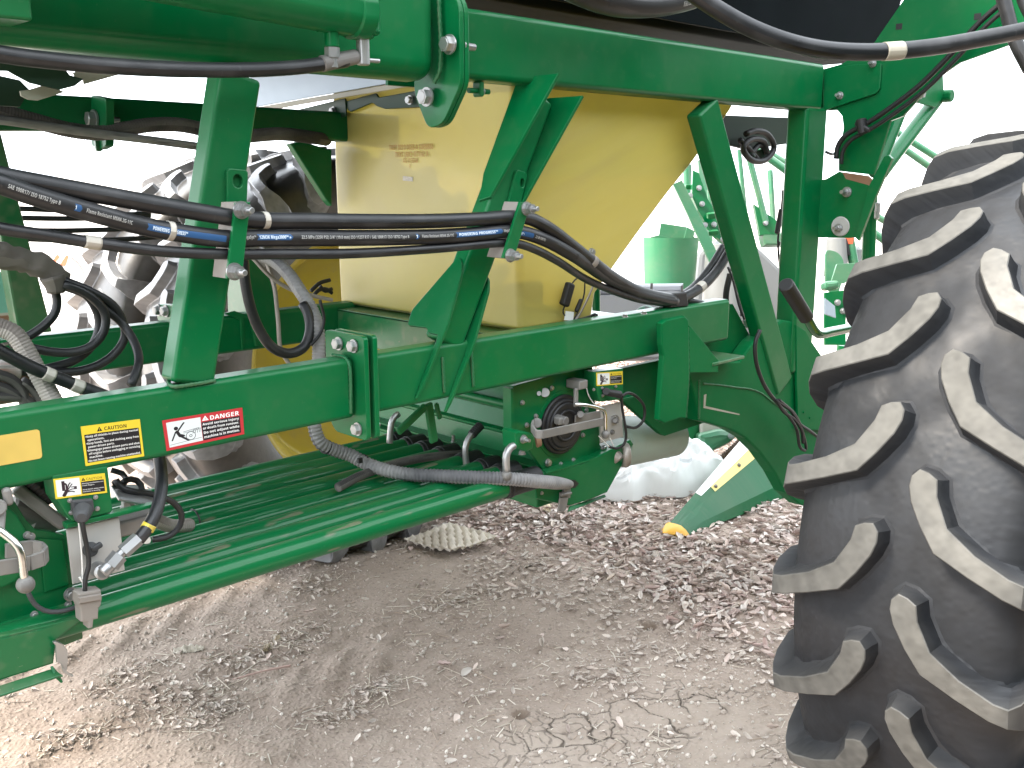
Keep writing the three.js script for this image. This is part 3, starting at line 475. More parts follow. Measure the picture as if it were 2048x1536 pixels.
// ================================================================ far truss
{
  const fr = part(cart, 'far_rail', boxG(-1.6, 2.6, 1.6 - 0.2 * 2.45 + 0.005, 1.6 - 0.155 * 2.45, ZF - FT, ZF, 0.012), G, 'green lower rail of the far side');
  part(cart, 'far_upper_rail', plateG(zs(ZF, [-80, 178], [130, 190], [420, 207], [655, 222], [800, 232], [800, 296], [655, 278], [420, 262], [200, 262], [-80, 262]), 0.07, 0.008), G, 'green upper rail of the far side');
  part(cart, 'far_strut', plateG(zs(ZF + 0.004, [-38, 258], [2, 262], [106, 664], [37, 672]), 0.05, 0.006), M.greenDusty, 'green strut of the far side');
  part(cart, 'far_strut', plateG(zs(ZF - 0.03, [582, 288], [604, 282], [664, 300], [664, 412], [655, 402]), 0.03, 0.004), G);
  const jp = part(fr, 'joint_plate', plateG(roundPts(xs(onZ(186, 260, ZF).x, [182, 190], [212, 196], [212, 292], [196, 300], [182, 290]), 0.01), 0.02), G);
  for (const [px, py] of [[190, 238]]) { const p = onX(px, py, onZ(186, 260, ZF).x - 0.002); part(jp, 'bolt', boltG(p, NX, 0.018), M.zinc); part(jp, 'nut', boltG(p.clone().setX(p.x + 0.022), PX, 0.014, 1.6), M.zinc); }
  const jl = part(fr, 'joint_plate', plateG(roundPts(zs(ZF + 0.03, [190, 276], [211, 276], [214, 290], [204, 303], [193, 303]), 0.006), 0.01), M.greenPale); jl;
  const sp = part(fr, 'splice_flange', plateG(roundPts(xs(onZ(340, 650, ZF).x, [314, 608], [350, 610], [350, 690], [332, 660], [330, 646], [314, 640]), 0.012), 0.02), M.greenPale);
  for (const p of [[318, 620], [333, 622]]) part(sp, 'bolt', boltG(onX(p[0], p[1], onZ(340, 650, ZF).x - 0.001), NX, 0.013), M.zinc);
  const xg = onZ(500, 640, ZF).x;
  part(fr, 'gusset', plateG(roundPts(xs(xg, [454, 548], [480, 556], [501, 612], [501, 662], [488, 636], [470, 622], [456, 632]), 0.004), 0.012), M.greenPale, 'pale gusset with sky reflection painted in');
  part(fr, 'gusset', plateG(zs(ZF + 0.01, [496, 516], [522, 528], [540, 560], [556, 612], [556, 694], [512, 692], [503, 650]), 0.012), G);
  part(fr, 'saddle', plateG(zs(ZF + 0.005, [448, 627], [470, 622], [488, 628], [490, 690], [484, 700], [480, 640]), 0.008), G);
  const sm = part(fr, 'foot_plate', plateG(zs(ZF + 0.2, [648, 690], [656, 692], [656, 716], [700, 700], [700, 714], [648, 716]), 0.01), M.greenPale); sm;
  // folded pale and dark brackets under the upper deck, top left
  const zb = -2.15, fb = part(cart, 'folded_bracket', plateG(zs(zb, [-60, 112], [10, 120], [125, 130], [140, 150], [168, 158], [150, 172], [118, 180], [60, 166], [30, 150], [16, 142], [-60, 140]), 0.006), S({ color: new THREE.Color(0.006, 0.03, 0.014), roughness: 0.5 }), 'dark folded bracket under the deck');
  part(fb, 'flange', plateG(zs(zb - 0.1, [-60, 138], [40, 160], [60, 180], [40, 214], [-60, 208]), 0.01), fb.material);
  part(fb, 'fold', plateG(zs(zb - 0.03, [40, 182], [62, 178], [95, 168], [130, 184], [76, 201], [56, 199], [42, 192]), 0.005), M.paleSheet);
  part(fb, 'fold', plateG(zs(zb - 0.03, [146, 146], [152, 143], [230, 142], [236, 150], [168, 169], [166, 160], [150, 154]), 0.005), M.paleSheet);
  part(cart, 'deck_sheet', plateG(zs(-2.1, [-80, 78], [140, 94], [262, 118], [262, 122], [140, 128], [-80, 112]), 0.006), M.paleSheet);
}
// ================================================================ product tubes and meters
function tubeG(x0, x1, y, z, R, seg = 40) { const pos = [], uv = [], nor = [], idx = [], off = rnd() * 5; for (let k = 0; k <= seg; k++) { const a = k / seg * 2 * Math.PI - Math.PI, c = Math.cos(a), s = Math.sin(a); for (const x of [x0, x1]) { pos.push(x, y + c * R, z + s * R); nor.push(0, c, s); uv.push(k / seg, x + off); } } for (let k = 0; k < seg; k++) { const a = k * 2; idx.push(a, a + 2, a + 1, a + 1, a + 2, a + 3); } const g = new THREE.BufferGeometry(); g.setAttribute('position', new THREE.Float32BufferAttribute(pos, 3)); g.setAttribute('normal', new THREE.Float32BufferAttribute(nor, 3)); g.setAttribute('uv', new THREE.Float32BufferAttribute(uv, 2)); g.setIndex(idx); return g; }
const YT = 0.8, XE = 1.742;
{
  const R = 0.0268, tops = [885, 902, 919, 940, 967, 991, 1014, 1042.5];
  const rails = tops.map((t, i) => { const p = onY(700, t, 0.856); return p.z + 0.006; });
  M._tubeZ = rails;
  rails.forEach((z, i) => {
    const yy = 0.856 - R, tb = part(cart, 'product_tube', tubeG(-0.9, XE - 0.02 + (i === 7 ? -0.05 : 0), yy, z, R), M.greenTube);
    part(tb, 'coupling', merge([cylG(V(XE - 0.045 - (i === 7 ? 0.05 : 0), yy, z), V(XE + 0.03, yy, z), R + 0.003, R + 0.003, 32, 0.002), cylG(V(XE - 0.032 - (i === 7 ? 0.05 : 0), yy, z), V(XE - 0.022 - (i === 7 ? 0.05 : 0), yy, z), R + 0.0055, R + 0.0055, 32, 0.001)]), M.black);
  });
  // meter body: a rolled section along the cross direction
  const xm = 1.86, zn = -1.735, zf = -2.50;
  const prof = [[0.00, 0.800], [-0.05, 0.800], [-0.05, 0.806], [-0.012, 0.8065], [-0.012, 0.812], [-0.05 + 0.02, 0.8125], [-0.03, 0.817], [0.012, 0.818], [0.020, 0.868], [0.012, 0.874], [0.012, 0.880], [0.030, 0.884], [0.045, 0.93], [0.036, 0.936], [0.036, 0.944], [0.06, 0.95], [0.075, 1.0], [0.066, 1.006], [0.066, 1.012], [0.085, 1.016], [0.085, 1.10], [0.16, 1.10], [0.16, 0.80]];
  const sh = new THREE.Shape(prof.map(q => new THREE.Vector2(q[0], q[1] + 0.013)));
  const g = new THREE.ExtrudeGeometry(sh, { depth: zn - zf, bevelEnabled: true, bevelThickness: 0.001, bevelSize: 0.001, bevelOffset: -0.001, bevelSegments: 1 }); g.translate(xm, 0, zf);
  const body = part(cart, 'meter_housing', boxUV(g), G, 'green ribbed meter housing under the hopper');
  part(body, 'roller', cylG(V(xm + 0.03, 0.965, zf + 0.02), V(xm + 0.03, 0.965, zn - 0.01), 0.012, 0.012, 16), G);
  for (const [px, py] of [[907, 882]]) part(body, 'bolt', boltG(onY(px, py + 8, 0.8205), PY, 0.010, 2), M.zinc);
  // brace under the rail
  const bz = -1.78; part(cart, 'brace', merge([barG(onZ(851, 812, bz), onZ(795, 865, bz), 0.012, 0.02), barG(onZ(856, 806, bz), onZ(868, 885, bz), 0.012, 0.024), barG(onZ(872, 806, bz), onZ(880, 838, bz), 0.01, 0.012)]), G);
  // crank rods
  const rod = (pts, r, z, lab) => part(cart, 'crank_rod', sweepG(pts.map(p => onZ(p[0], p[1], z)), r, { seg: 14 }), M.zinc, lab);
  rod([[797, 828], [790, 833], [784, 842], [781, 860], [779, 886]], 0.0085, -2.02);
  const r2 = rod([[957, 856], [944, 868], [935, 882], [931, 897], [933, 934]], 0.0085, -1.86, 'crank rod with black grip');
  part(r2, 'grip', sweepG([[961, 851], [952, 860], [943, 870]].map(p => onZ(p[0], p[1], -1.86)), 0.0125, { seg: 16, corr: 0.05 }), M.black);
  const r3 = rod([[1046, 890], [1034, 890], [1022, 894], [1014, 906], [1012, 920], [1013, 942]], 0.0095, -1.66, 'crank rod with grey ball');
  const bl = onZ(1013, 951, -1.66), bg = new THREE.SphereGeometry(0.0135, 24, 16); bg.translate(bl.x, bl.y, bl.z); part(r3, 'ball', boxUV(bg), M.cast);
}
const disc = (c, r, t, mat, name, parent, seg = 48) => part(parent, name, cylG(c, c.clone().setZ(c.z + t), r, r, seg, Math.min(0.003, t * 0.4)), mat);
// meter drive at the right
{
  const z = -1.725, d = part(cart, 'meter_drive', plateG(zs(z, [1027, 772], [1100, 752], [1185, 734], [1190, 800], [1198, 850], [1200, 890], [1216, 908], [1200, 932], [1092, 946], [1066, 912], [1050, 890], [1028, 880]), 0.014), G, 'green meter drive plate with black disc');
  part(d, 'edge_strip', plateG(zs(z + 0.012, [1022, 778], [1028, 776], [1029, 878], [1023, 880]), 0.03), G);
  const c = onZ(1121, 848, z);
  disc(c.clone(), 0.0815, 0.012, M.black, 'drive_disc', d); disc(c.clone().setZ(z + 0.012), 0.062, 0.010, M.black, 'drive_disc', d);
  const tor = new THREE.TorusGeometry(0.066, 0.006, 12, 48); tor.translate(c.x, c.y, z + 0.013); part(d, 'rim', boxUV(tor), M.black);
  const tor2 = new THREE.TorusGeometry(0.040, 0.004, 12, 48); tor2.translate(c.x, c.y, z + 0.023); part(d, 'rim', boxUV(tor2), M.black);
  part(d, 'collar', plateG(roundPts([0, 1, 2, 3, 4, 5, 6, 7, 8, 9, 10, 11].map(i => V(c.x + Math.cos(i / 6 * Math.PI) * 0.094, c.y + Math.sin(i / 6 * Math.PI) * 0.094, z + 0.002)), 0.01), 0.004, 0.001), G);
  const hb = onZ(1130, 842, z + 0.05); part(d, 'hub', merge([cylG(V(hb.x, hb.y, z + 0.01), V(hb.x, hb.y, z + 0.055), 0.014, 0.012, 18, 0.002), boxG(hb.x - 0.022, hb.x + 0.004, hb.y - 0.008, hb.y + 0.01, z + 0.03, z + 0.05, 0.003)]), M.cast);
  const strap = (pts, w, name = 'strap') => part(d, name, merge(pts.slice(1).map((p, i) => barG(pts[i], p, 0.006, w, p.clone().sub(pts[i]).cross(PY).normalize(), 0.002))), M.cast);
  strap([onZ(1200, 829, z + 0.03), onZ(1150, 838, z + 0.03)], 0.022);
  strap([onZ(1080, 846, z + 0.02), onZ(1066, 848, z + 0.045), onZ(1064, 856, z + 0.075), onZ(1072, 868, z + 0.10), onZ(1084, 869, z + 0.11), onZ(1206, 843, z + 0.11)], 0.022);
  part(d, 'pivot', cylG(onZ(1074, 846, z), onZ(1074, 846, z + 0.05), 0.013, 0.013, 18, 0.002), M.cast); part(d, 'pivot', cylG(onZ(1161, 829, z), onZ(1161, 829, z + 0.05), 0.010, 0.010, 18, 0.002), M.cast);
  part(d, 'link', merge([barG(onZ(1152, 776, z + 0.04), onZ(1151, 814, z + 0.04), 0.010, 0.014), boxG(onZ(1155, 768, z + 0.03).x - 0.014, onZ(1155, 768, z + 0.03).x + 0.02, onZ(1155, 768, z + 0.03).y - 0.012, onZ(1155, 768, z + 0.03).y + 0.012, z, z + 0.05, 0.004)]), M.cast);
  const zz = z + 0.07, h = part(d, 'crank', sweepG([onZ(1150, 808, z + 0.045), onZ(1170, 810, z + 0.06), onZ(1200, 817, zz), onZ(1209, 823, zz), onZ(1211, 834, zz), onZ(1211, 860, zz)], 0.0052, { seg: 14 }), M.chrome);
  const b = onZ(1211, 869, zz), sg = new THREE.SphereGeometry(0.0118, 24, 16); sg.translate(b.x, b.y, b.z); part(d, 'knob', boxUV(sg), M.cast);
  part(d, 'cover_plate', plateG(zs(z + 0.035, [1202, 813], [1242, 804], [1247, 874], [1202, 886]), 0.005), M.whitePlate);
  part(d, 'thumb_knob', merge([cylG(onZ(1230, 841, z + 0.035), onZ(1230, 841, z + 0.05), 0.010, 0.008, 20, 0.002), sweepG(zs(z + 0.052, [1224, 834], [1232, 831], [1238, 838], [1236, 846]), 0.0022)]), M.cast);
  part(d, 'bolt', boltG(onZ(1224, 864, z + 0.036), PZ, 0.006), M.cast);
  part(d, 'sensor_box', merge([plateG(zs(z + 0.045, [1189, 744], [1247, 737], [1247, 799], [1201, 804], [1190, 772]), 0.04, 0.003), plateG(zs(z + 0.046, [1246, 797], [1272, 792], [1272, 795], [1246, 802]), 0.03)]), G);
  part(d, 'warning_label', quadG(...zs(z + 0.045, [1192, 745.5], [1244.5, 742], [1245, 768], [1192.5, 772])), M.pinch);
  part(d, 'connector', merge([cylG(onZ(1212, 783, z + 0.045), onZ(1212, 783, z + 0.06), 0.011, 0.011, 18, 0.002), cylG(onZ(1212, 784, z + 0.056), onZ(1242, 790, z + 0.075), 0.0095, 0.011, 18, 0.003)]), M.black);
  for (const p of [[1204, 776], [1231, 773], [1205, 791], [1187, 779]]) part(d, 'screw', boltG(onZ(p[0], p[1], z + 0.046), PZ, 0.0036), M.zinc);
  part(d, 'cable', sweepG([[1244, 792, 0.075], [1256, 786, 0.07], [1276, 796, 0.06], [1289, 816, 0.05], [1287, 840, 0.05], [1272, 855, 0.05], [1252, 853, 0.05]].map(p => onZ(p[0], p[1], z + p[2])), 0.0042, { seg: 10 }), M.black);
  part(d, 'cable', sweepG([[1243, 794, 0.07], [1245, 820, 0.06], [1250, 850, 0.06], [1252, 876, 0.06], [1246, 891, 0.06], [1233, 897, 0.05], [1218, 893, 0.04]].map(p => onZ(p[0], p[1], z + p[2])), 0.004, { seg: 10 }), M.black);
  part(d, 'wire', merge([sweepG(zs(z + 0.03, [1172, 770], [1176, 788], [1186, 805], [1198, 815]), 0.0014), sweepG(zs(z + 0.05, [1197, 872], [1218, 893]), 0.0012), sweepG(zs(z + 0.05, [1220, 876], [1227, 892]), 0.0012)]), M.white);
  for (const p of [[1044, 805], [1071, 832], [1053, 850], [1103, 776], [1165, 870], [1206, 897, 1], [1208, 908], [1181, 916], [1095, 925, 1], [1146, 920], [1121, 928], [1172, 820]]) part(d, 'bolt', boltG(onZ(p[0], p[1], z + 0.001), PZ, p[2] ? 0.0085 : 0.0055), M.zinc);
  part(d, 'washer', merge([cylG(onZ(1090, 785, z), onZ(1090, 785, z + 0.006), 0.0125, 0.0125, 24, 0.001), cylG(onZ(1078, 787, z), onZ(1078, 787, z + 0.006), 0.006, 0.006, 14)]), M.zinc);
  const q = part(d, 'latch_block', plateG(zs(z + 0.075, [1031, 866], [1038, 862], [1062, 866], [1069, 874], [1066, 898], [1054, 904], [1033, 898]), 0.05, 0.004), G);
  part(q, 'bolt', boltG(onZ(1046, 878, z + 0.076), PZ, 0.009, 1.6), M.zinc);
  part(q, 'roller', cylG(onZ(1071, 884, z + 0.05), onZ(1083, 882, z + 0.06), 0.015, 0.013, 20, 0.003), M.rust);
  part(q, 'bolt', merge([boltG(onZ(1044, 908, z + 0.06), PY, 0.008, 1.5)]), M.zinc);
  // collector box below
  const cb = part(cart, 'collector_box', merge([plateG(zs(z + 0.03, [1070, 948], [1092, 947], [1170, 926], [1222, 900], [1262, 880], [1268, 888], [1215, 985], [1180, 1000], [1140, 1012], [1073, 998]), 0.06, 0.004), boxG(1.84, 1.99, 0.71, 0.80, -2.5, z - 0.03, 0.006), plateG([[1050, 902], [1092, 946], [1220, 906], [1190, 876]].map(p => onY(p[0], p[1], onZ(1092, 946, z + 0.032).y)), 0.006)]), G, 'green collector box at the end of the tubes');
  part(cb, 'gasket', plateG(zs(z + 0.031, [1096, 958], [1150, 960], [1158, 967], [1150, 976], [1096, 976]), 0.001, 0), M.black);
  part(cb, 'latch', merge([plateG(zs(z + 0.04, [1130, 972], [1142, 975], [1141, 996], [1122, 998], [1122, 986], [1128, 984]), 0.008), plateG(zs(z + 0.045, [1121, 996], [1137, 996], [1133, 1018], [1127, 1025], [1117, 1022]), 0.006), cylG(onZ(1122, 990, z + 0.046), onZ(1142, 986, z + 0.046), 0.004)]), M.cast);
  part(cb, 'wing', plateG([onZ(1140, 1012, z + 0.03), onZ(1140, 1020, z + 0.05), onZ(1213, 993, z), onZ(1213, 985, z)], 0.005), G);
  part(cb, 'bolt', boltG(onZ(1083, 986, z + 0.031), PZ, 0.004), M.zinc);
  // pipe clamp and right-hand duct, dust and sky reflection put into its colour
  const dz = -1.86; part(cart, 'air_duct', merge([cylG(onZ(1215, 885, dz), onZ(1352, 872, dz), 0.083, 0.066, 44, 0.02)]), P({ map: paintMap([0.30, 0.40, 0.36], 0.3), roughness: 0.6, clearcoat: 0.3, clearcoatRoughness: 0.3 }), 'dust-coated green air duct with sky sheen painted in');
  const tq = new THREE.TorusGeometry(0.029, 0.0075, 14, 36); tq.scale(1, 1, 1.6); tq.rotateY(0.9); const tc = onZ(1250, 910, z + 0.03); tq.translate(tc.x, tc.y, tc.z); part(cart, 'pipe_clamp', merge([boxUV(tq), cylG(onZ(1224, 905, z + 0.01), onZ(1238, 922, z + 0.03), 0.020, 0.02, 20, 0.004)]), M.rustMetal = S({ map: tex(256, (u, v) => mix3([0.30, 0.28, 0.25], [0.17, 0.10, 0.07], smooth(0.4, 0.7, fbm(u * 9, v * 9, 4, 9))), true), metalness: 0.5, roughness: 0.5 }));
}
// meter drive at the left
{
  const z = -1.72, d = part(cart, 'meter_drive', plateG(zs(z, [-140, 940], [6, 975], [30, 1004], [52, 1040], [72, 1060], [100, 1063], [128, 1070], [140, 1080], [146, 1180], [190, 1176], [210, 1224], [60, 1262], [-140, 1310]), 0.014), G, 'green meter drive plate at the left edge');
  part(d, 'boss', merge([plateG(roundPts(zs(z + 0.02, [-60, 1000], [10, 1008], [36, 1030], [58, 1072], [62, 1110], [40, 1160], [0, 1180], [-60, 1170]), 0.03), 0.02, 0.004), plateG(zs(z + 0.004, [76, 1076], [126, 1080], [140, 1170], [90, 1185]), 0.004)]), G);
  const s = part(d, 'sensor_box', merge([plateG(zs(z + 0.06, [104, 950], [216, 932], [226, 1020], [222, 1026], [146, 1044], [134, 1032], [112, 998]), 0.05, 0.003), plateG(zs(z + 0.062, [133, 1048], [224, 1028], [310, 1008], [312, 1014], [226, 1036], [134, 1058]), 0.02)]), G, 'green sensor box with CAUTION label');
  part(s, 'warning_label', quadG(...zs(z + 0.06, [106, 958], [209, 946], [214, 985], [111, 998])), M.pinch);
  part(s, 'connector', merge([plateG(roundPts(zs(z + 0.07, [144, 1002], [187, 998], [191, 1024], [146, 1028]), 0.004), 0.012, 0.003), cylG(onZ(165, 1020, z + 0.066), onZ(163, 1036, z + 0.095), 0.0165, 0.012, 20, 0.004)]), M.greyPlastic2 = S({ color: new THREE.Color(0.045, 0.047, 0.05), roughness: 0.6 }));
  for (const p of [[139.5, 1001], [191, 994], [142, 1025], [194.5, 1017]]) part(s, 'screw', boltG(onZ(p[0], p[1], z + 0.061), PZ, 0.0034), M.zinc);
  const sh = part(d, 'shelf', plateG([onZ(222, 970, z - 0.02), onZ(262, 985, z - 0.06), onZ(314, 1006, z - 0.03), onZ(306, 1010, z + 0.045), onZ(226, 1026, z + 0.045)], 0.005), M.zinc);
  part(sh, 'bolt', boltG(onZ(256, 1014, z + 0.02), PY, 0.011), M.zinc);
  part(d, 'cover_plate', plateG(zs(z + 0.05, [133, 1059], [239, 1034], [250, 1141], [146, 1169]), 0.005), M.whitePlate);
  part(d, 'thumb_knob', merge([cylG(onZ(180, 1098, z + 0.05), onZ(184, 1102, z + 0.066), 0.0135, 0.011, 20, 0.003), barG(onZ(184, 1100, z + 0.07), onZ(204, 1087, z + 0.072), 0.008, 0.011)]), M.greyPlastic2);
  part(d, 'cable', sweepG([[164, 1032, 0.09], [167, 1060, 0.09], [172, 1085, 0.085], [177, 1112, 0.085], [177, 1135, 0.085], [171, 1155, 0.085], [170, 1186, 0.085]].map(p => onZ(p[0], p[1], z + p[2])), 0.0042, { seg: 10 }), M.black);
  part(d, 'wire', merge([sweepG(zs(z + 0.08, [157, 1040], [161, 1080], [164, 1120], [165, 1150], [167, 1188]), 0.0014), sweepG(zs(z + 0.08, [159, 1154], [164, 1162], [170, 1168]), 0.002)]), M.white);
  const k = part(d, 'plug', merge([plateG(zs(z + 0.095, [157, 1190], [160, 1187], [202, 1180], [205, 1196], [202, 1212], [198, 1216], [197, 1238], [188, 1240], [186, 1256], [178, 1258], [176, 1246], [163, 1244], [161, 1218], [157, 1208]), 0.028, 0.003), plateG(zs(z + 0.099, [158, 1196], [203, 1188], [203, 1200], [160, 1208]), 0.006)]), M.greyPlastic, 'grey cable plug');
  part(k, 'seal', plateG(zs(z + 0.09, [166, 1186], [194, 1180], [196, 1184], [168, 1191]), 0.02), M.orange);
  // hydraulic elbow and fittings
  const f = part(d, 'hydraulic_fitting', merge([cylG(onZ(194, 1137, z + 0.05), onZ(206, 1145, z + 0.10), 0.0135, 0.0135, 20, 0.004), cylG(onZ(205, 1146, z + 0.10), onZ(224, 1128, z + 0.10), 0.012, 0.0105, 20, 0.002), hexG(onZ(222, 1131, z + 0.10), onZ(238, 1112, z + 0.10).sub(onZ(222, 1131, z + 0.10)).normalize(), 0.0145, 0.022), cylG(onZ(236, 1114, z + 0.10), onZ(250, 1100, z + 0.10), 0.0085, 0.0085, 16, 0.001), hexG(onZ(246, 1104, z + 0.10), onZ(280, 1074, z + 0.10).sub(onZ(246, 1104, z + 0.10)).normalize(), 0.013, 0.034)]), M.zinc);
  const hs = part(cart, 'hydraulic_hose', sweepG([[276, 1080, 0.10], [291, 1062, 0.10], [304, 1042, 0.095], [316, 1012, 0.08], [323, 975, 0.05], [322, 940, 0.0], [318, 912, -0.05], [314, 880, -0.09]].map(p => onZ(p[0], p[1], z + p[2])), 0.0115, { seg: 16 }), M.hose, 'black hose bending down to the left fitting');
  part(hs, 'band', sweepG(zs(z + 0.098, [293, 1060], [300, 1048]), 0.0124, { seg: 16 }), M.yellow);
  // clevis strap, rod and ball
  const bar = (pts, w) => merge(pts.slice(1).map((p, i) => barG(pts[i], p, 0.006, w, p.clone().sub(pts[i]).cross(PY).normalize(), 0.002)));
  part(d, 'strap', bar([onZ(-40, 1142, z + 0.10), onZ(60, 1126, z + 0.10), onZ(86, 1117, z + 0.095), onZ(94, 1107, z + 0.07), onZ(86, 1098, z + 0.045), onZ(66, 1094, z + 0.03), onZ(10, 1102, z + 0.03)], 0.026), M.cast);
  const rd = part(d, 'crank', sweepG([onZ(-8, 1056, z + 0.09), onZ(14, 1072, z + 0.10), onZ(32, 1088, z + 0.11), onZ(41, 1104, z + 0.115), onZ(45, 1130, z + 0.115), onZ(49, 1162, z + 0.115)], 0.0068, { seg: 14 }), M.chrome);
  const b = onZ(51, 1169, z + 0.115), sg = new THREE.SphereGeometry(0.0145, 24, 16); sg.translate(b.x, b.y, b.z); part(d, 'knob', boxUV(sg), M.cast);
  part(d, 'link', merge([barG(onZ(6, 995, z + 0.06), onZ(24, 990, z + 0.06), 0.016, 0.03), barG(onZ(2, 1020, z + 0.05), onZ(-2, 1066, z + 0.07), 0.012, 0.016), cylG(onZ(-5, 1015, z + 0.03), onZ(-5, 1015, z + 0.07), 0.014, 0.014, 18, 0.002)]), M.cast);
  part(d, 'cable', sweepG(zs(z + 0.05, [56, 1185], [66, 1204], [82, 1218], [104, 1224], [130, 1221], [158, 1212]), 0.0042, { seg: 10 }), M.greyPlastic2);
  for (const p of [[141, 1188, 1], [136, 1209], [68, 1229], [62, 1073], [54, 1070]]) part(d, 'bolt', boltG(onZ(p[0], p[1], z + 0.02), PZ, p[2] ? 0.010 : 0.0055), M.zinc);
  // behind: grey block, dark hose, angled bar
  part(d, 'valve_block', merge([boxG(onZ(262, 1045, z).x - 0.04, onZ(262, 1045, z).x + 0.04, onZ(262, 1060, z).y, onZ(262, 1028, z).y, z - 0.05, z + 0.03, 0.006), barG(onZ(30, 975, z - 0.03), onZ(130, 1052, z + 0.0), 0.02, 0.022), cylG(onZ(20, 1010, z - 0.05), onZ(90, 1040, z - 0.05), 0.02, 0.02, 20, 0.004), cylG(onZ(60, 1040, z - 0.05), onZ(115, 1046, z - 0.05), 0.018, 0.018, 20, 0.004)]), M.cast);
  part(d, 'breather_hose', sweepG([[50, 955, -0.04], [80, 975, -0.03], [98, 1000, -0.03]].map(p => onZ(p[0], p[1], z + p[2])), 0.018, { seg: 16, corr: 0.05 }), M.black);
  // loops of cable behind the sensor box
  part(d, 'cable', sweepG([[222, 940, -0.06], [246, 948, -0.05], [252, 960, -0.04], [236, 974, -0.02], [228, 962, -0.02]].map(p => onZ(p[0], p[1], z + p[2])), 0.0055, { seg: 10 }), M.black);
  part(d, 'cable', sweepG([[232, 960, 0.0], [244, 976, 0.01], [268, 983, 0.01], [288, 986, 0.0], [310, 990, 0.0], [345, 1004, 0.0], [362, 1025, 0.0], [362, 1045, 0.0], [350, 1064, 0.0], [330, 1075, 0.0], [306, 1079, 0.0]].map(p => onZ(p[0], p[1], z + p[2])), 0.006, { seg: 10 }), M.black);
  part(d, 'cable', sweepG([[246, 965, -0.01], [258, 958, -0.02], [275, 962, -0.02], [284, 975, -0.01], [282, 992, 0.0]].map(p => onZ(p[0], p[1], z + p[2])), 0.006, { seg: 10 }), M.black);
  part(d, 'tag', plateG(roundPts(zs(z + 0.01, [286, 1080], [300, 1074], [303, 1080], [300, 1087], [288, 1089]), 0.004), 0.003), M.white);
  // lower box
  const cb = part(cart, 'collector_box', merge([plateG(zs(z + 0.06, [-160, 1318], [0, 1275], [60, 1262], [164, 1231], [166, 1240], [112, 1282], [108, 1288], [113, 1290], [108, 1328], [0, 1362], [-160, 1420]), 0.04, 0.004), plateG(zs(z + 0.01, [110, 1282], [164, 1242], [166, 1277], [130, 1291]), 0.02), plateG([onZ(-160, 1312, z + 0.06), onZ(60, 1260, z + 0.06), onZ(164, 1230, z + 0.06), onZ(150, 1215, z), onZ(-160, 1285, z)], 0.004), plateG([onZ(-160, 1422, z + 0.058), onZ(106, 1331, z + 0.058), onZ(126, 1352, z + 0.075), onZ(120, 1350, z + 0.075), onZ(-160, 1440, z + 0.08)], 0.005), boxG(0.2, onZ(160, 1240, z).x, onZ(0, 1362, z + 0.06).y + 0.01, onZ(0, 1275, z + 0.06).y, -2.5, z + 0.01, 0.006)]), M.greenDusty, 'green collector box at the bottom left');
  part(cb, 'latch', merge([plateG(zs(z + 0.075, [106, 1284], [113, 1283], [125, 1288], [135, 1300], [136, 1322], [134, 1340], [131, 1344], [122, 1328], [114, 1325], [112, 1292]), 0.006, 0.001), plateG(zs(z + 0.082, [122, 1332], [130, 1342], [146, 1350], [148, 1354], [142, 1354], [130, 1348]), 0.006)]), M.zinc);
  part(cb, 'flap', plateG([onZ(105, 1331, z + 0.06), onZ(118, 1348, z + 0.06), onZ(127, 1364, z + 0.07), onZ(118, 1358, z + 0.07), onZ(112, 1352, z + 0.07)], 0.005), G);
}
// stencilled letters moulded into the hopper: real thin relief, mirrored
{
  const [hop, letters, xl] = M._letters; const ink = S({ color: new THREE.Color(0.33, 0.20, 0.06), roughness: 0.6 });
  const W = 512, H = 64;
  for (const [txt, a, b, h] of letters) {
    const c = document.createElement('canvas'); c.width = W; c.height = H; const x = c.getContext('2d'); x.fillStyle = '#000'; x.fillRect(0, 0, W, H);
    x.save(); x.translate(W, 0); x.scale(-1, 1); x.fillStyle = '#fff'; x.font = 'bold 58px sans-serif'; x.textAlign = 'center'; x.fillText(txt, W / 2, 52, W - 8); x.restore();
    const t = new THREE.CanvasTexture(c); t.anisotropy = 8;
    const m = S({ color: new THREE.Color(0.38, 0.235, 0.07), roughness: 0.6, alphaMap: t, transparent: true });
    const A = onX(b[0], b[1], xl - 0.0022), B = onX(a[0], a[1], xl - 0.0022), y = (A.y + B.y) / 2; // left, right ends
    part(hop, 'lettering', quadG(V(A.x, y + h / 2, A.z), V(A.x, y + h / 2, B.z), V(A.x, y - h / 2, B.z), V(A.x, y - h / 2, A.z), 0.001), m);
  }
  delete M._letters;
}

// ================================================================ hoses
const hz = (p) => p.map(q => q.length > 2 ? onZ(q[0], q[1], q[2]) : onZ(q[0], q[1], Z0 + 0.06));
function hose(pts, r, label, opt = {}) { return part(cart, opt.name || 'hydraulic_hose', sweepG(hz(pts), r, { seg: 18, ...opt }), opt.mat || M.hose, label); }
function band(parent, pts, r, mat = M.band) { return part(parent, 'band', sweepG(hz(pts), r, { seg: 20, step: 0.004 }), mat); }
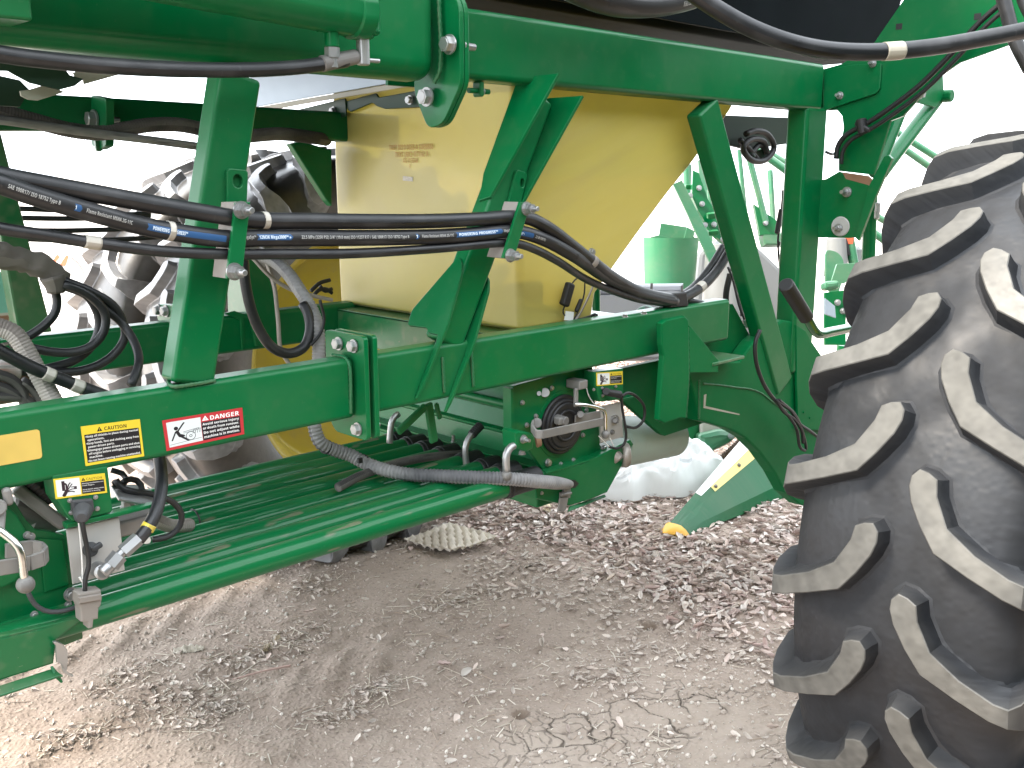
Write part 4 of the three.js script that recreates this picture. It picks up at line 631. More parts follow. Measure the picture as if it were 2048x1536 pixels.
// printed line along a hose: a narrow strip over the hose surface, turned `turn` from the sight line
function layline(parent, pts, r, text, pal = {}) {
  const P3 = hz(pts), g = sweepG(P3, r, { seg: 6, arc: [-0.42 + (pal.turn || 0), 0.42 + (pal.turn || 0)], cap: false }), L = g.userData.L;
  const uv = g.attributes.uv; for (let i = 0; i < uv.count; i++) uv.setXY(i, pal.rot ? 1 - uv.getX(i) / L : uv.getX(i) / L, pal.rot ? uv.getY(i) : 1 - uv.getY(i));
  const w = 2048, h = 48, c = document.createElement('canvas'); c.width = w; c.height = h; const x = c.getContext('2d');
  x.fillStyle = '#19191b'; x.fillRect(0, 0, w, h); let u = pal.start || 0; const k = w / L; // pixels per metre
  for (const [kind, s, len] of text) {
    const W = len * k;
    if (kind === 'gap') { u += W; continue; }
    if (kind === 'blue') { x.fillStyle = '#1d4a78'; x.beginPath(); x.moveTo(u, 4); x.lineTo(u + W - 14, 4); x.lineTo(u + W, h / 2); x.lineTo(u + W - 14, h - 4); x.lineTo(u, h - 4); x.lineTo(u + 12, h / 2); x.fill(); x.fillStyle = '#d9e2ea'; }
    else x.fillStyle = '#a9a9a6';
    x.font = 'bold 30px sans-serif'; if (s) x.fillText(s, u + W * 0.06, 35, W * 0.88); u += W;
  }
  const t = new THREE.CanvasTexture(c); t.colorSpace = THREE.SRGBColorSpace; t.anisotropy = 16; t.minFilter = THREE.LinearMipmapLinearFilter; t.generateMipmaps = true;
  g.deleteAttribute('normal'); g.computeVertexNormals();
  return part(parent, 'print', g, S({ map: t, roughness: 0.55 }));
}
const RA = 0.0152, RC = 0.0098;
const zC = Z0 + 0.07, zR = Z0 + 0.02;
const A1 = [[-120, 320, zC], [0, 352, zC], [100, 371, zC], [239, 396, zC], [350, 416, zC], [410, 426, zC], [470, 436, zC], [530, 441, zC], [620, 442, zC], [740, 443, zC], [860, 442, zC], [960, 438, zC], [1020, 434, zC], [1058, 437, zC], [1100, 458, zC], [1140, 488, zC - 0.01], [1181, 520, zC - 0.02], [1232, 558, zR], [1285, 585, zR - 0.02], [1345, 598, zR - 0.03]];
const hoseA = hose(A1, RA, 'thick black hose at the top of the three in front of the hopper');
const B1 = [[-120, 332, zC + 0.012], [0, 368, zC + 0.012], [60, 389, zC + 0.012], [137, 412, zC + 0.01], [210, 432, zC + 0.005], [273, 449, zC], [342, 463, zC], [444, 477, zC], [520, 476, zC], [600, 476, zC], [700, 476, zC], [873, 473, zC], [960, 467, zC], [1010, 462, zC], [1045, 465, zC], [1090, 480, zC], [1147, 511, zC - 0.01], [1215, 556, zR], [1290, 590, zR - 0.02], [1350, 603, zR - 0.03]];
const hoseB = hose(B1, 0.0158, 'thick black hose with blue and white print');
const C1 = [[-120, 430, zC], [0, 457, zC], [80, 469, zC], [171, 483, zC], [308, 501, zC], [444, 508, zC], [581, 508, zC], [700, 507, zC], [873, 497, zC], [1003, 486, zC], [1037, 488, zC], [1070, 499, zC], [1113, 521, zC - 0.01], [1181, 563, zR], [1283, 600, zR - 0.02], [1345, 606, zR - 0.03]];
const hoseC = hose(C1, RC, 'thin black hose lowest of the three');
band(hoseA, [[523, 441, zC], [528.5, 441, zC], [534, 441, zC]], RA + 0.0008);
band(hoseB, [[333, 461, zC], [339, 462, zC], [345, 463, zC]], 0.0167);
band(hoseC, [[168, 482.5, zC], [184, 485, zC], [200, 487, zC]], RC + 0.0012);
band(hoseA, [[1180, 519, zC - 0.02], [1184, 522, zC - 0.02], [1188, 525, zC - 0.02]], RA + 0.001, M.greyPlastic);
layline(hoseB, B1.slice(1, 8), 0.0161, [['t', 'SAE 100R17/ ISO 18752 Type B', 0.105], ['blue', '1', 0.012], ['t', 'Flame Resistant MSHA 2G-11C', 0.112], ['blue', 'POWERING PROGRESS™', 0.165]], { turn: -0.1 });
layline(hoseB, B1.slice(7, 14), 0.0161, [['gap', '', 0.03], ['t', 'MegaSys™', 0.03], ['blue', '12M3K Mega3000™ »', 0.075], ['t', '22.5 MPa (3250 PSI) 3/4" (19.0 mm) ISO 11237 R17 / SAE 100R17/ ISO 18752 Type B', 0.29], ['blue', '1', 0.01], ['t', 'Flame Resistant MSHA 2G-11C', 0.10], ['blue', 'POWERING PROGRESS™', 0.14], ['t', 'MegaSys', 0.03]], { turn: -0.1 });
layline(hoseB, B1.slice(13, 17), 0.0161, [['gap', '', 0.02], ['blue', 'Mega3000™ »', 0.06], ['t', '22.5 MPa (3250 PSI)', 0.09]], { turn: 0.2 });
// hose clamps on the struts
function clampBlock(face, zf, top, bolts, depth, parent) {
  const c = part(cart, 'hose_clamp', plateG(zs(zf - 0.009, ...face), depth, 0.004), M.greyPlastic, 'grey hose clamp block with green face plate');
  part(c, 'face_plate', plateG(zs(zf, ...face), 0.008, 0.0015), G);
  for (const [px, py] of bolts) { const p = onZ(px, py, zf); part(c, 'bolt', merge([boltG(p, PZ, 0.0125, 0), hexG(p.clone().setZ(p.z + 0.012), PZ, 0.0115, 0.010), cylG(p.clone().setZ(p.z + 0.02), p.clone().setZ(p.z + 0.038), 0.0065, 0.0055, 14, 0.001)]), M.zinc); }
  return c;
}
clampBlock([[472, 405], [501, 404], [485, 553], [454, 557]], zC + 0.022, 0, [[482, 420], [468, 543]], 0.055);
clampBlock([[1041, 404], [1062, 405], [1028, 519], [1006, 516]], zC + 0.022, 0, [[1052, 417], [1020, 511]], 0.055);
part(strutL, 'bracket', plateG(roundPts(zs(Z0 + 0.008, [455, 336], [497, 340], [494, 420], [456, 420]), 0.008), 0.009, 0.002, [[onZ(476, 362, Z0 + 0.008), 0.010, 0.012]]), G);
part(strutL, 'bracket', plateG(zs(Z0 + 0.006, [430, 520], [450, 540], [452, 556], [470, 556], [470, 500], [440, 500]), 0.008), G);
part(strutC, 'bracket', plateG(roundPts(zs(Z0 + 0.008, [1034, 338], [1056, 346], [1040, 420], [1014, 420]), 0.008), 0.009, 0.002, [[onZ(1045, 366, Z0 + 0.008), 0.007, 0.010]]), G);
// clamp on the rail end and hoses going on from it
{
  const zc = Z0 - 0.03, c = part(cart, 'hose_clamp', merge([plateG(zs(zc + 0.03, [1338, 588], [1374, 584], [1378, 612], [1342, 615]), 0.06, 0.004), boxG(onZ(1336, 620, zc).x, onZ(1352, 620, zc).x, railTop, railTop + 0.035, zc - 0.02, zc + 0.02, 0.003)]), M.black, 'black hose clamp on the end of the rail');
  for (const [px, py] of [[1303, 582], [1364, 586]]) { const p = onZ(px, py, zc); part(c, 'bolt', merge([cylG(V(p.x, p.y - 0.03, p.z), V(p.x, p.y + 0.022, p.z), 0.0035), hexG(V(p.x, p.y - 0.006, p.z), PY, 0.008, 0.008)]), M.cast); }
  const h1 = hose([[1360, 598, zR - 0.04], [1385, 586, zR - 0.05], [1414, 564, zR - 0.07], [1438, 536, zR - 0.10], [1455, 508, zR - 0.13], [1478, 470, zR - 0.18]], 0.0150, 'black hose rising behind the right strut');
  band(h1, [[1396, 578, zR - 0.057], [1401, 574.5, zR - 0.06], [1405, 571, zR - 0.063]], 0.0158);
  hose([[1360, 594, zR - 0.06], [1390, 572, zR - 0.09], [1420, 536, zR - 0.13], [1446, 494, zR - 0.18]], 0.0125);
  hose([[1370, 600, zR - 0.05], [1395, 605, zR - 0.05], [1412, 609, zR - 0.05]], 0.0095);
  for (const p of [[1250, 634], [1288, 628]]) part(lowerB, 'bolt', boltG(onY(p[0], p[1], railTop), PY, 0.007), M.zinc);
}
// leads by the slanting strut
hose([[1456, 534, -1.85], [1466, 560, -1.83], [1478, 610, -1.80], [1490, 642, -1.78]], 0.0042, null, { name: 'cable', mat: M.black });
hose([[1462, 536, -1.86], [1474, 556, -1.84], [1480, 600, -1.82], [1484, 632, -1.8]], 0.0055, null, { name: 'cable', mat: M.black });
hose([[1460, 548, -1.9], [1452, 590, -1.9], [1456, 640, -1.9]], 0.011, null, { name: 'cable', mat: M.black });
part(cart, 'cable_end', merge([cylG(onZ(1488, 640, -1.78), onZ(1492, 654, -1.78), 0.006, 0.006, 12), cylG(onZ(1482, 655, -1.78), onZ(1500, 652, -1.78), 0.005, 0.005, 12)]), M.zinc);
{
  const k = hose([[1520, 660, Z0 + 0.045], [1511, 684, Z0 + 0.045], [1512, 722, Z0 + 0.045], [1526, 765, Z0 + 0.045], [1546, 796, Z0 + 0.045], [1562, 812, Z0 + 0.045]], 0.0066, 'black cable tied in a bundle on the leg', { name: 'cable', mat: M.black });
  for (const w of [[[1553, 800], [1566, 822], [1592, 842], [1606, 868], [1612, 900], [1600, 894], [1594, 860], [1580, 836], [1560, 812]], [[1556, 804], [1580, 820], [1600, 848], [1620, 862], [1640, 878]], [[1558, 800], [1590, 830], [1604, 862], [1606, 886]]]) part(k, 'loop', sweepG(zs(Z0 + 0.055, ...w), 0.0055, { seg: 10 }), M.black);
}
// big hose sweeping over the picture at the top right
{
  const zt = -1.42, top = [[1310, -70], [1380, -18], [1440, 22], [1500, 55], [1570, 82], [1640, 98], [1720, 104], [1800, 101], [1880, 92], [1960, 78], [2060, 58], [2200, 20]].map(p => { const s0 = zt / ray(1310, 0).z, s1 = 2.75 / ray(2060, 0).x; return cut(p[0], p[1], lerp(s0, s1, (p[0] - 1310) / 750)); }); top.unshift(onZ(1215, -150, -1.62), onZ(1160, -190, -1.80));[top[0], top[1]] = [top[1], top[0]]; top.push(V(3.12, 2.02, top[top.length - 1].z + 0.10));
  const h = part(cart, 'hydraulic_hose', sweepG(top, 0.0205, { seg: 18 }), M.hose, 'thick black hose sagging at the top right');
  const bandAt = (() => { const s0 = zt / ray(1310, 0).z, s1 = 2.75 / ray(2060, 0).x; return cut(1785, 102, lerp(s0, s1, 475 / 750)); })();
  part(h, 'band', sweepG([0, 1, 2].map(k => { const c = new THREE.CatmullRomCurve3(top, false, 'centripetal'); let b = 0, e = 1e9; for (let t = 0.3; t < 0.9; t += 0.001) { const p = c.getPointAt(t), d = Math.abs(p.x - bandAt.x); if (d < e) { e = d; b = t; } } return c.getPointAt(b + (k - 1) * 0.013); }), 0.0218, { seg: 20, step: 0.004 }), printed(128, 128, (x, w, hh) => { x.fillStyle = '#a8a191'; x.fillRect(0, 0, w, hh); x.save(); x.translate(w, hh); x.rotate(Math.PI); x.fillStyle = '#222'; x.font = 'bold 22px sans-serif'; x.fillText('AA87612', 14, 40); x.fillRect(34, 66, 26, 34); x.restore(); }));
  const h2 = hose([[1010, -120, -1.80], [1080, -60, zt - 0.1], [1150, -22, zt - 0.1], [1220, 4, zt - 0.1], [1290, 9, zt - 0.1], [1360, 0, zt - 0.1], [1430, -26, zt - 0.1], [1530, -100, -1.80]], 0.030, 'thick black hose with white print, cut by the top edge');
  layline(h2, [[1200, -3, zt - 0.1], [1250, 6, zt - 0.1], [1290, 9, zt - 0.1], [1340, 4, zt - 0.1], [1400, -14, zt - 0.1]], 0.0312, [['gap', '', 0.02], ['t', 'SAE 100R17 ISO 18752 TYPE B', 0.24]], { turn: 0.1, rot: true });
  part(cart, 'hydraulic_hose', sweepG([[1990, -60], [2010, 10], [2030, 80], [2060, 140]].map(p => onX(p[0], p[1], 2.85)), 0.018, { seg: 16 }), M.hose); part(cart, 'hydraulic_hose', sweepG([[2030, -60], [2045, 0], [2075, 60]].map(p => onX(p[0], p[1], 2.9)), 0.014, { seg: 16 }), M.hose);
  // two leads along the boom
  const xb = 3.085, la = [[2010, 0], [1960, 44], [1900, 110], [1840, 170], [1780, 216], [1735, 246], [1712, 258], [1690, 272], [1676, 292], [1672, 318]], lx = (p, d = 0) => onX(p[0] + d, p[1] + d, xb);
  const l1 = part(cart, 'cable', sweepG(la.map(p => lx(p)), 0.0082, { seg: 12 }), M.black, 'two black leads tied along the boom');
  part(l1, 'lead', sweepG(la.map(p => lx(p, 10)), 0.0068, { seg: 10 }), M.black);
  part(l1, 'tie', merge([cylG(onX(1722, 238, xb - 0.01), onX(1726, 268, xb - 0.01), 0.017, 0.015, 14, 0.003), barG(onX(1712, 246, xb - 0.012), onX(1740, 262, xb - 0.012), 0.02, 0.016, PX)]), M.black);
  hose([[1652, 304, Z0 + 0.004], [1662, 308, Z0 + 0.004], [1672, 306, Z0 - 0.02]], 0.005, null, { name: 'cable', mat: M.black });
}
// hose from the lift cylinder, top left
{
  const zt = Z0 + 0.085, h = hose([[-120, 84, zt], [0, 108, zt], [110, 122, zt], [220, 132, zt], [330, 138, zt], [420, 140, zt], [520, 139, zt], [600, 134, zt], [660, 126, zt], [692, 121, zt]], 0.0128, 'black hose from the lift cylinder at the top left');
  part(h, 'fitting', merge([cylG(onZ(640, 128.5, zt), onZ(714, 113, zt), 0.0148, 0.0138, 20, 0.004), cylG(onZ(664, 122, zt), onZ(664, 108, zt), 0.009, 0.009, 16)]), M.cast);
}
// far wiring loom, far hoses
hose([[-80, 196, -2.38], [0, 222, -2.38], [70, 242, -2.38], [140, 260, -2.38], [200, 266, -2.38], [250, 258, -2.38], [300, 250, -2.38], [360, 250, -2.38], [420, 262, -2.38], [480, 272, -2.38], [560, 268, -2.38], [630, 276, -2.42], [652, 280, -2.50]], 0.0175, 'black ribbed loom along the far rail', { name: 'wiring_loom', mat: M.corrDark, corr: 0.035, pitch: 0.007 });
hose([[-80, 232, -2.36], [0, 240, -2.36], [100, 254, -2.36], [200, 268, -2.36], [300, 280, -2.36], [420, 296, -2.36]], 0.010, null, { name: 'cable', mat: M.corr });
for (const l of [[[30, 417], [120, 421], [200, 429], [300, 428]], [[30, 436], [160, 437], [300, 431]], [[40, 461], [150, 461], [280, 456], [360, 448]], [[46, 478], [160, 481], [290, 476], [400, 464]], [[-60, 410], [30, 417]]]) hose(l.map(p => [p[0], p[1], -2.62]), 0.0068);
// grey corrugated hose: down behind the rail and out over the tubes
{
  const a = [onZ(520, 512, -2.30), onZ(548, 522, -2.26), onZ(575, 546, -2.20), onZ(600, 582, -2.14), onZ(622, 618, -2.1), onZ(634, 654, -2.06), onZ(638, 700, -2.04), onZ(634, 760, -2.02), onZ(628, 820, -2.01), onZ(631, 862, -2.0), onZ(642, 886, -1.99), onZ(664, 898, -1.98), onZ(700, 910, -1.96), onZ(730, 926, -1.93), onZ(770, 940, -1.88), onZ(820, 949, -1.83), onZ(880, 952, -1.77), onZ(950, 955, -1.71), onZ(1020, 958, -1.665), onZ(1080, 963, -1.65), onZ(1125, 967, -1.67), onZ(1150, 969, -1.73)];
  const h = part(cart, 'corrugated_hose', sweepG(a, (t) => 0.0165 - 0.0085 * smooth(0.86, 1, t), { seg: 18, corr: 0.075, pitch: 0.0092 }), M.corr, 'grey corrugated hose lying over the green tubes');
  for (const [px, py, z] of [[651, 893, -1.985], [724, 922, -1.935]]) { const p = onZ(px, py, z), q = onZ(px + 3, py + 1.5, z - 0.001); part(h, 'tie', merge([sweepG([p, p.clone().lerp(q, 0.5), q], 0.0182, { seg: 18, step: 0.003 })]), M.black); }
  const tie = onZ(720, 922, -1.915); part(h, 'tie_end', boxG(tie.x - 0.006, tie.x + 0.006, tie.y - 0.005, tie.y + 0.008, tie.z - 0.004, tie.z + 0.004, 0.001), M.black);
  part(cart, 'corrugated_hose', sweepG([onZ(676, 975, -1.88), onZ(720, 952, -1.90), onZ(790, 928, -1.93), onZ(860, 914, -1.955), onZ(925, 908, -1.97)], 0.011, { seg: 14, corr: 0.04, pitch: 0.006 }), M.corrDark, 'dark thin corrugated hose between the tubes');
  // tie round the fourth tube
  const z3 = M._tubeZ[3], yc = 0.856 - 0.0268, p = onZ(395, 1012, z3 + 0.02); part(cart, 'cable_tie', (() => { const t = new THREE.TorusGeometry(0.0278, 0.0022, 8, 32); t.rotateY(Math.PI / 2); t.translate(p.x, yc, z3); return boxUV(t); })(), M.black);
  part(cart, 'corrugated_hose', sweepG([onZ(278, 1024, -1.80), onZ(310, 1040, -1.82), onZ(345, 1052, -1.84), onZ(380, 1050, -1.86)], 0.014, { seg: 14, corr: 0.04, pitch: 0.006 }), M.corrTan);
}
// black hose hanging in a loop behind the rail, thin cables there
hose([[486, 500, -2.05], [490, 560, -2.05], [502, 618, -2.05], [520, 662, -2.05], [545, 695, -2.05], [578, 707, -2.05], [608, 694, -2.05], [620, 660, -2.06], [616, 628, -2.08], [606, 608, -2.1]], 0.0125, 'black hose hanging in a loop behind the rail');
hose([[640, 600, -2.03], [648, 640, -2.03], [640, 668, -2.03], [622, 690, -2.03]], 0.004, null, { name: 'cable', mat: M.black });
hose([[505, 515, -2.3], [540, 552, -2.3], [580, 578, -2.3], [620, 590, -2.3], [664, 600, -2.3]], 0.0055, null, { name: 'cable', mat: M.corrTan });
hose([[532, 520, -2.38], [548, 570, -2.38], [556, 640, -2.38], [562, 700, -2.38], [580, 730, -2.38]], 0.006, null, { name: 'cable', mat: M.corrTan });
for (const l of [[[622, 582], [640, 566], [660, 560]], [[628, 590], [638, 580], [652, 578], [664, 586]], [[640, 572], [650, 582], [664, 578]]]) hose(l.map(p => [p[0], p[1], -2.5]), 0.006, null, { name: 'cable', mat: M.black });
hose([[1492, 268, -1.95], [1510, 262, -1.95], [1536, 270, -1.95], [1548, 296, -1.95], [1530, 320, -1.95], [1500, 318, -1.95], [1486, 296, -1.95], [1500, 280, -1.95], [1528, 284, -1.95], [1534, 306, -1.95]], 0.011, 'bundle of black cables under the rail', { name: 'cable_bundle', mat: M.black });
hose([[1480, 280, -1.96], [1500, 300, -1.96], [1520, 322, -1.96], [1536, 312, -1.96], [1520, 290, -1.96], [1500, 312, -1.96]], 0.010, null, { name: 'cable_bundle', mat: M.black });
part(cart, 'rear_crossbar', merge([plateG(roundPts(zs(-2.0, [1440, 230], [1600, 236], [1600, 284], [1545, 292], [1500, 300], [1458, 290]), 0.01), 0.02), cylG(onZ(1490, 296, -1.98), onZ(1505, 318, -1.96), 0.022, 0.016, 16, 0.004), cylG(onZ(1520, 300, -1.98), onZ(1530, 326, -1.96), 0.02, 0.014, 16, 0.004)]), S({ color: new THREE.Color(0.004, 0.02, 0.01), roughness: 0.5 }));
hose([[1566, 380, -1.9], [1562, 430, -1.9], [1556, 480, -1.9], [1562, 560, -1.9]], 0.004, null, { name: 'cable', mat: M.black });
part(cart, 'cable_plug', merge([barG(onZ(1563, 418, -1.9), onZ(1554, 468, -1.9), 0.016, 0.022), barG(onZ(1558, 482, -1.9), onZ(1557, 492, -1.9), 0.010, 0.012)]), M.black);
// hose cluster at the left edge
{
  const zb = -2.0;
  const boot = [[-60, 506, 24], [20, 515, 24], [70, 530, 25], [105, 548, 26], [128, 562, 20]];
  const bp = boot.map(b => onZ(b[0], b[1], zb)), bw = boot.map(b => b[2] * 0.00105);
  const g = sweepG(bp, (t) => { const i = Math.min(3, Math.floor(t * 4)); return lerp(bw[i], bw[i + 1], t * 4 - i) * (1 + 0.10 * Math.sin(t * 60) * vn(t * 30, 3)); }, { seg: 22 });
  const p = g.attributes.position; for (let i = 0; i < p.count; i++) { const n = fbm(p.getX(i) * 40, p.getY(i) * 40 + p.getZ(i) * 20, 3) - 0.5; p.setY(i, p.getY(i) + n * 0.022); p.setZ(i, p.getZ(i) + n * 0.02); } g.computeVertexNormals();
  const b = part(cart, 'hose_cover', merge([g, sweepG([onZ(104, 552, zb + 0.01), onZ(110, 570, zb + 0.01), onZ(112, 586, zb + 0.01)], (t) => 0.024 - 0.008 * t, { seg: 16 })]), M.fabric, 'worn grey fabric cover over a bundle of hoses'); b;
  const loops = [[[108, 575], [114, 600], [110, 625], [92, 648], [55, 674], [20, 690]], [[128, 560], [168, 582], [205, 615], [240, 642], [262, 672], [276, 705], [276, 735], [262, 770]], [[126, 568], [165, 582], [196, 605], [211, 632], [208, 662], [186, 690], [150, 704], [105, 704], [62, 696]], [[128, 572], [172, 590], [190, 614], [198, 640], [194, 672], [180, 696], [150, 720], [115, 732], [90, 738]], [[130, 562], [180, 582], [228, 612], [246, 644], [250, 672], [236, 700], [205, 726], [160, 742], [100, 745], [40, 742]]];
  loops.forEach((l, i) => hose(l.map((q, k) => [q[0], q[1], zb + 0.012 * (i % 3) + (i === 1 ? 0.12 * smooth(3, 7, k) : 0)]), 0.0088, null));
  const t = part(cart, 'corrugated_hose', sweepG([onZ(-60, 640, -1.86), onZ(0, 655, -1.85), onZ(28, 668, -1.84), onZ(50, 698, -1.83), onZ(70, 735, -1.82), onZ(92, 775, -1.81), onZ(112, 812, -1.80)], 0.0165, { seg: 18, corr: 0.035, pitch: 0.006 }), M.corrTan, 'dust-coated tan corrugated hose at the left edge'); t;
  const k = hose([[-60, 672, -1.78], [0, 702, -1.78], [60, 733, -1.78], [120, 758, -1.78], [170, 777, -1.78], [210, 792, -1.78]], 0.0118, 'black hose with two white bands at the left');
  band(k, [[87, 744.5, -1.78], [97, 749, -1.78], [107, 753, -1.78]], 0.0124); band(k, [[143, 767, -1.78], [154, 771.5, -1.78], [165, 775.5, -1.78]], 0.0124);
  for (const l of [[[-60, 742], [0, 750], [28, 762], [44, 782], [50, 812]], [[44, 762], [62, 774], [78, 794], [84, 812]], [[-60, 770], [-5, 772], [20, 782], [40, 796]], [[-60, 790], [10, 792], [45, 796], [70, 812]]]) hose(l.map(p => [p[0], p[1], -1.84]), 0.0095, null, { mat: M.corrDark });
  part(cart, 'hose_manifold', merge([boxG(onZ(-60, 760, -2.05).x, onZ(60, 760, -2.05).x, onZ(0, 800, -2.05).y, onZ(0, 735, -2.05).y, -2.15, -2.0, 0.01), cylG(onZ(-30, 745, -1.98), onZ(40, 745, -1.98), 0.014, 0.014, 18, 0.003)]), M.rustMetal);
  part(cart, 'lead', sweepG(zs(-1.86, [-40, 692], [0, 690], [20, 686], [40, 682]), 0.003), M.corrTan);
}

// ================================================================ wheels
const WR = 0.852;
function profile(rows, p) { // rows of [p, s, r]; smooth lookup
  if (p <= rows[0][0]) return [rows[0][1], rows[0][2]];
  for (let i = 0; i < rows.length - 1; i++) if (p <= rows[i + 1][0]) { const t = (p - rows[i][0]) / (rows[i + 1][0] - rows[i][0]); return [lerp(rows[i][1], rows[i + 1][1], t), lerp(rows[i][2], rows[i + 1][2], t)]; }
  const l = rows[rows.length - 1]; return [l[1], l[2]];
}
const TOP = [[-0.05, -0.05, 0.853], [0, 0, 0.853], [0.10, 0.10, 0.850], [0.17, 0.172, 0.846], [0.205, 0.213, 0.840], [0.222, 0.228, 0.818], [0.25, 0.236, 0.785], [0.29, 0.240, 0.735], [0.32, 0.236, 0.695], [0.345, 0.228, 0.662]];
const BASE = [[-0.05, -0.05, 0.815], [0, 0, 0.816], [0.10, 0.10, 0.813], [0.17, 0.168, 0.803], [0.205, 0.199, 0.784], [0.235, 0.212, 0.745], [0.25, 0.217, 0.73], [0.29, 0.223, 0.69], [0.32, 0.222, 0.66], [0.345, 0.219, 0.635]];
function lugGeo(side, topCol, sideCol, seedv) {
  const U = [[0.030, 11.5], [0.046, 11.3], [0.062, 10.7], [0.067, 8.9], [0.092, 5.7], [0.140, 3.5], [0.190, 1.9], [0.209, 1.5], [0.225, 1.8], [0.25, 2.6], [0.29, 3.3], [0.315, 2.6], [0.333, 1.0]];
  const Lw = [[0.019, 10.6], [0.018, 9.4], [0.026, 7.7], [0.048, 5.2], [0.077, 2.6], [0.135, 0.9], [0.185, -0.5], [0.209, -1.1], [0.225, -1.7], [0.25, -2.8], [0.29, -3.6], [0.315, -3.0], [0.333, -1.4]];
  const n = U.length, K = Math.PI / 180, out = [...U, ...Lw.slice().reverse()].map(q => [q[0], q[1] * K * 0.83]);
  const N = out.length, nor = out.map((q, i) => { const a = out[(i + N - 1) % N], b = out[(i + 1) % N]; let x = b[1] - a[1], y = -(b[0] - a[0]); const l = Math.hypot(x, y); return [-x / l, -y / l]; });
  const at = (p, arc, h) => { const a = profile(TOP, p), b = profile(BASE, p), s = lerp(b[0], a[0], h), r = lerp(b[1], a[1], h), th = arc / 0.83; return [-side * s, r, th]; };
  const xyz = ([s, r, th]) => [-r * Math.cos(th), r * Math.sin(th), side === 1 ? s : s];
  const pos = [], col = [], uv = [];
  const tri = (a, b, c, ca, cb, cc) => { for (const [q, k] of [[a, ca], [b, cb], [c, cc]]) { const v = xyz(q); pos.push(...v); col.push(...k); uv.push(q[2] * 0.83 + seedv, q[0] + q[1] + seedv * 0.7); } };
  const quad = (a, b, c, d, k0, k1) => { tri(a, b, c, k0, k0, k1); tri(a, c, d, k0, k1, k1); };
  const ring = (off, h) => out.map((q, i) => at(q[0] + nor[i][0] * off, q[1] + nor[i][1] * off, h));
  const inset = ring(-0.002, 1.0), edge = ring(0.0, 0.96), mid = ring(0.004, 0.4), low = ring(0.008, 0.08), foot = ring(0.017, -0.03);
  const dir = (h) => mix3(topCol, sideCol, h);
  for (let i = 0; i < n - 1; i++) { // top, four strips across
    const a = inset[i], b = inset[i + 1], c = inset[N - 2 - i], d = inset[N - 1 - i];
    for (let k = 0; k < 4; k++) {
      const e = (A, B, t) => { const o = [lerp(A[0], B[0], t), 0, lerp(A[2], B[2], t)]; o[1] = lerp(A[1], B[1], t); return o; };
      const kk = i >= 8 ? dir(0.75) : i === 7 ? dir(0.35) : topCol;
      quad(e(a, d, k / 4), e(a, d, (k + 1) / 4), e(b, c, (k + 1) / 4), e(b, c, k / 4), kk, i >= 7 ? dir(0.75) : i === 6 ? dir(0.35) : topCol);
    }
  }
  for (let i = 0; i < N; i++) { const j = (i + 1) % N; quad(inset[i], inset[j], edge[j], edge[i], dir(0.1), dir(0.45)); quad(edge[i], edge[j], mid[j], mid[i], dir(0.85), sideCol); quad(mid[i], mid[j], low[j], low[i], sideCol, sideCol); quad(low[i], low[j], foot[j], foot[i], sideCol, sideCol); }
  const g = new THREE.BufferGeometry(); g.setAttribute('position', new THREE.Float32BufferAttribute(pos, 3)); g.setAttribute('color', new THREE.Float32BufferAttribute(col, 3)); g.setAttribute('uv', new THREE.Float32BufferAttribute(uv, 2));
  g.computeVertexNormals();
  return toCreasedNormals(g, 0.4);
}
function carcass(bodyCol, wallCol) {
  const half = [[0.165, 0.522], [0.182, 0.55], [0.205, 0.60], [0.219, 0.645], [0.2225, 0.675], [0.2215, 0.705], [0.216, 0.735], [0.208, 0.764], [0.196, 0.786], [0.165, 0.804], [0.12, 0.812], [0.06, 0.815], [0, 0.816]];
  const pts = [...half.map(q => [-q[0], q[1]]), ...half.slice(0, -1).reverse()];
  const g = new THREE.LatheGeometry(pts.map(q => new THREE.Vector2(q[1], q[0])), 200); g.rotateX(Math.PI / 2);
  const p = g.attributes.position, c = [], uv = []; for (let i = 0; i < p.count; i++) { const r = Math.hypot(p.getX(i), p.getY(i)), t = smooth(0.74, 0.79, r), k = mix3(wallCol, bodyCol, t), n = 0.85 + 0.4 * (fbm(p.getX(i) * 6, p.getY(i) * 6 + p.getZ(i) * 9, 3) - 0.4); c.push(k[0] * n, k[1] * n, k[2] * n); uv.push(g.attributes.uv.getX(i) * 6.2832 * 0.8, p.getZ(i) + r); }
  g.setAttribute('color', new THREE.Float32BufferAttribute(c, 3)); g.setAttribute('uv', new THREE.Float32BufferAttribute(uv, 2)); return g;
}
function rimGeo() {
  const prof = [[0.155, 0.545], [0.17, 0.545], [0.172, 0.53], [0.160, 0.515], [0.14, 0.50], [0.10, 0.475], [0.03, 0.462], [0.02, 0.44], [0.035, 0.38], [0.055, 0.30], [0.06, 0.20], [0.06, 0.14], [0.10, 0.13], [0.10, 0.0]];
  const a = new THREE.LatheGeometry(prof.map(q => new THREE.Vector2(Math.max(q[1], 0.0001), q[0])), 72); a.rotateX(Math.PI / 2);
  const b = new THREE.LatheGeometry([[-0.155, 0.545], [-0.17, 0.545], [-0.172, 0.53], [-0.14, 0.50], [-0.10, 0.475], [0.03, 0.462]].map(q => new THREE.Vector2(q[1], q[0])), 72); b.rotateX(Math.PI / 2);
  return merge([a, b]);
}
const wheels = {};
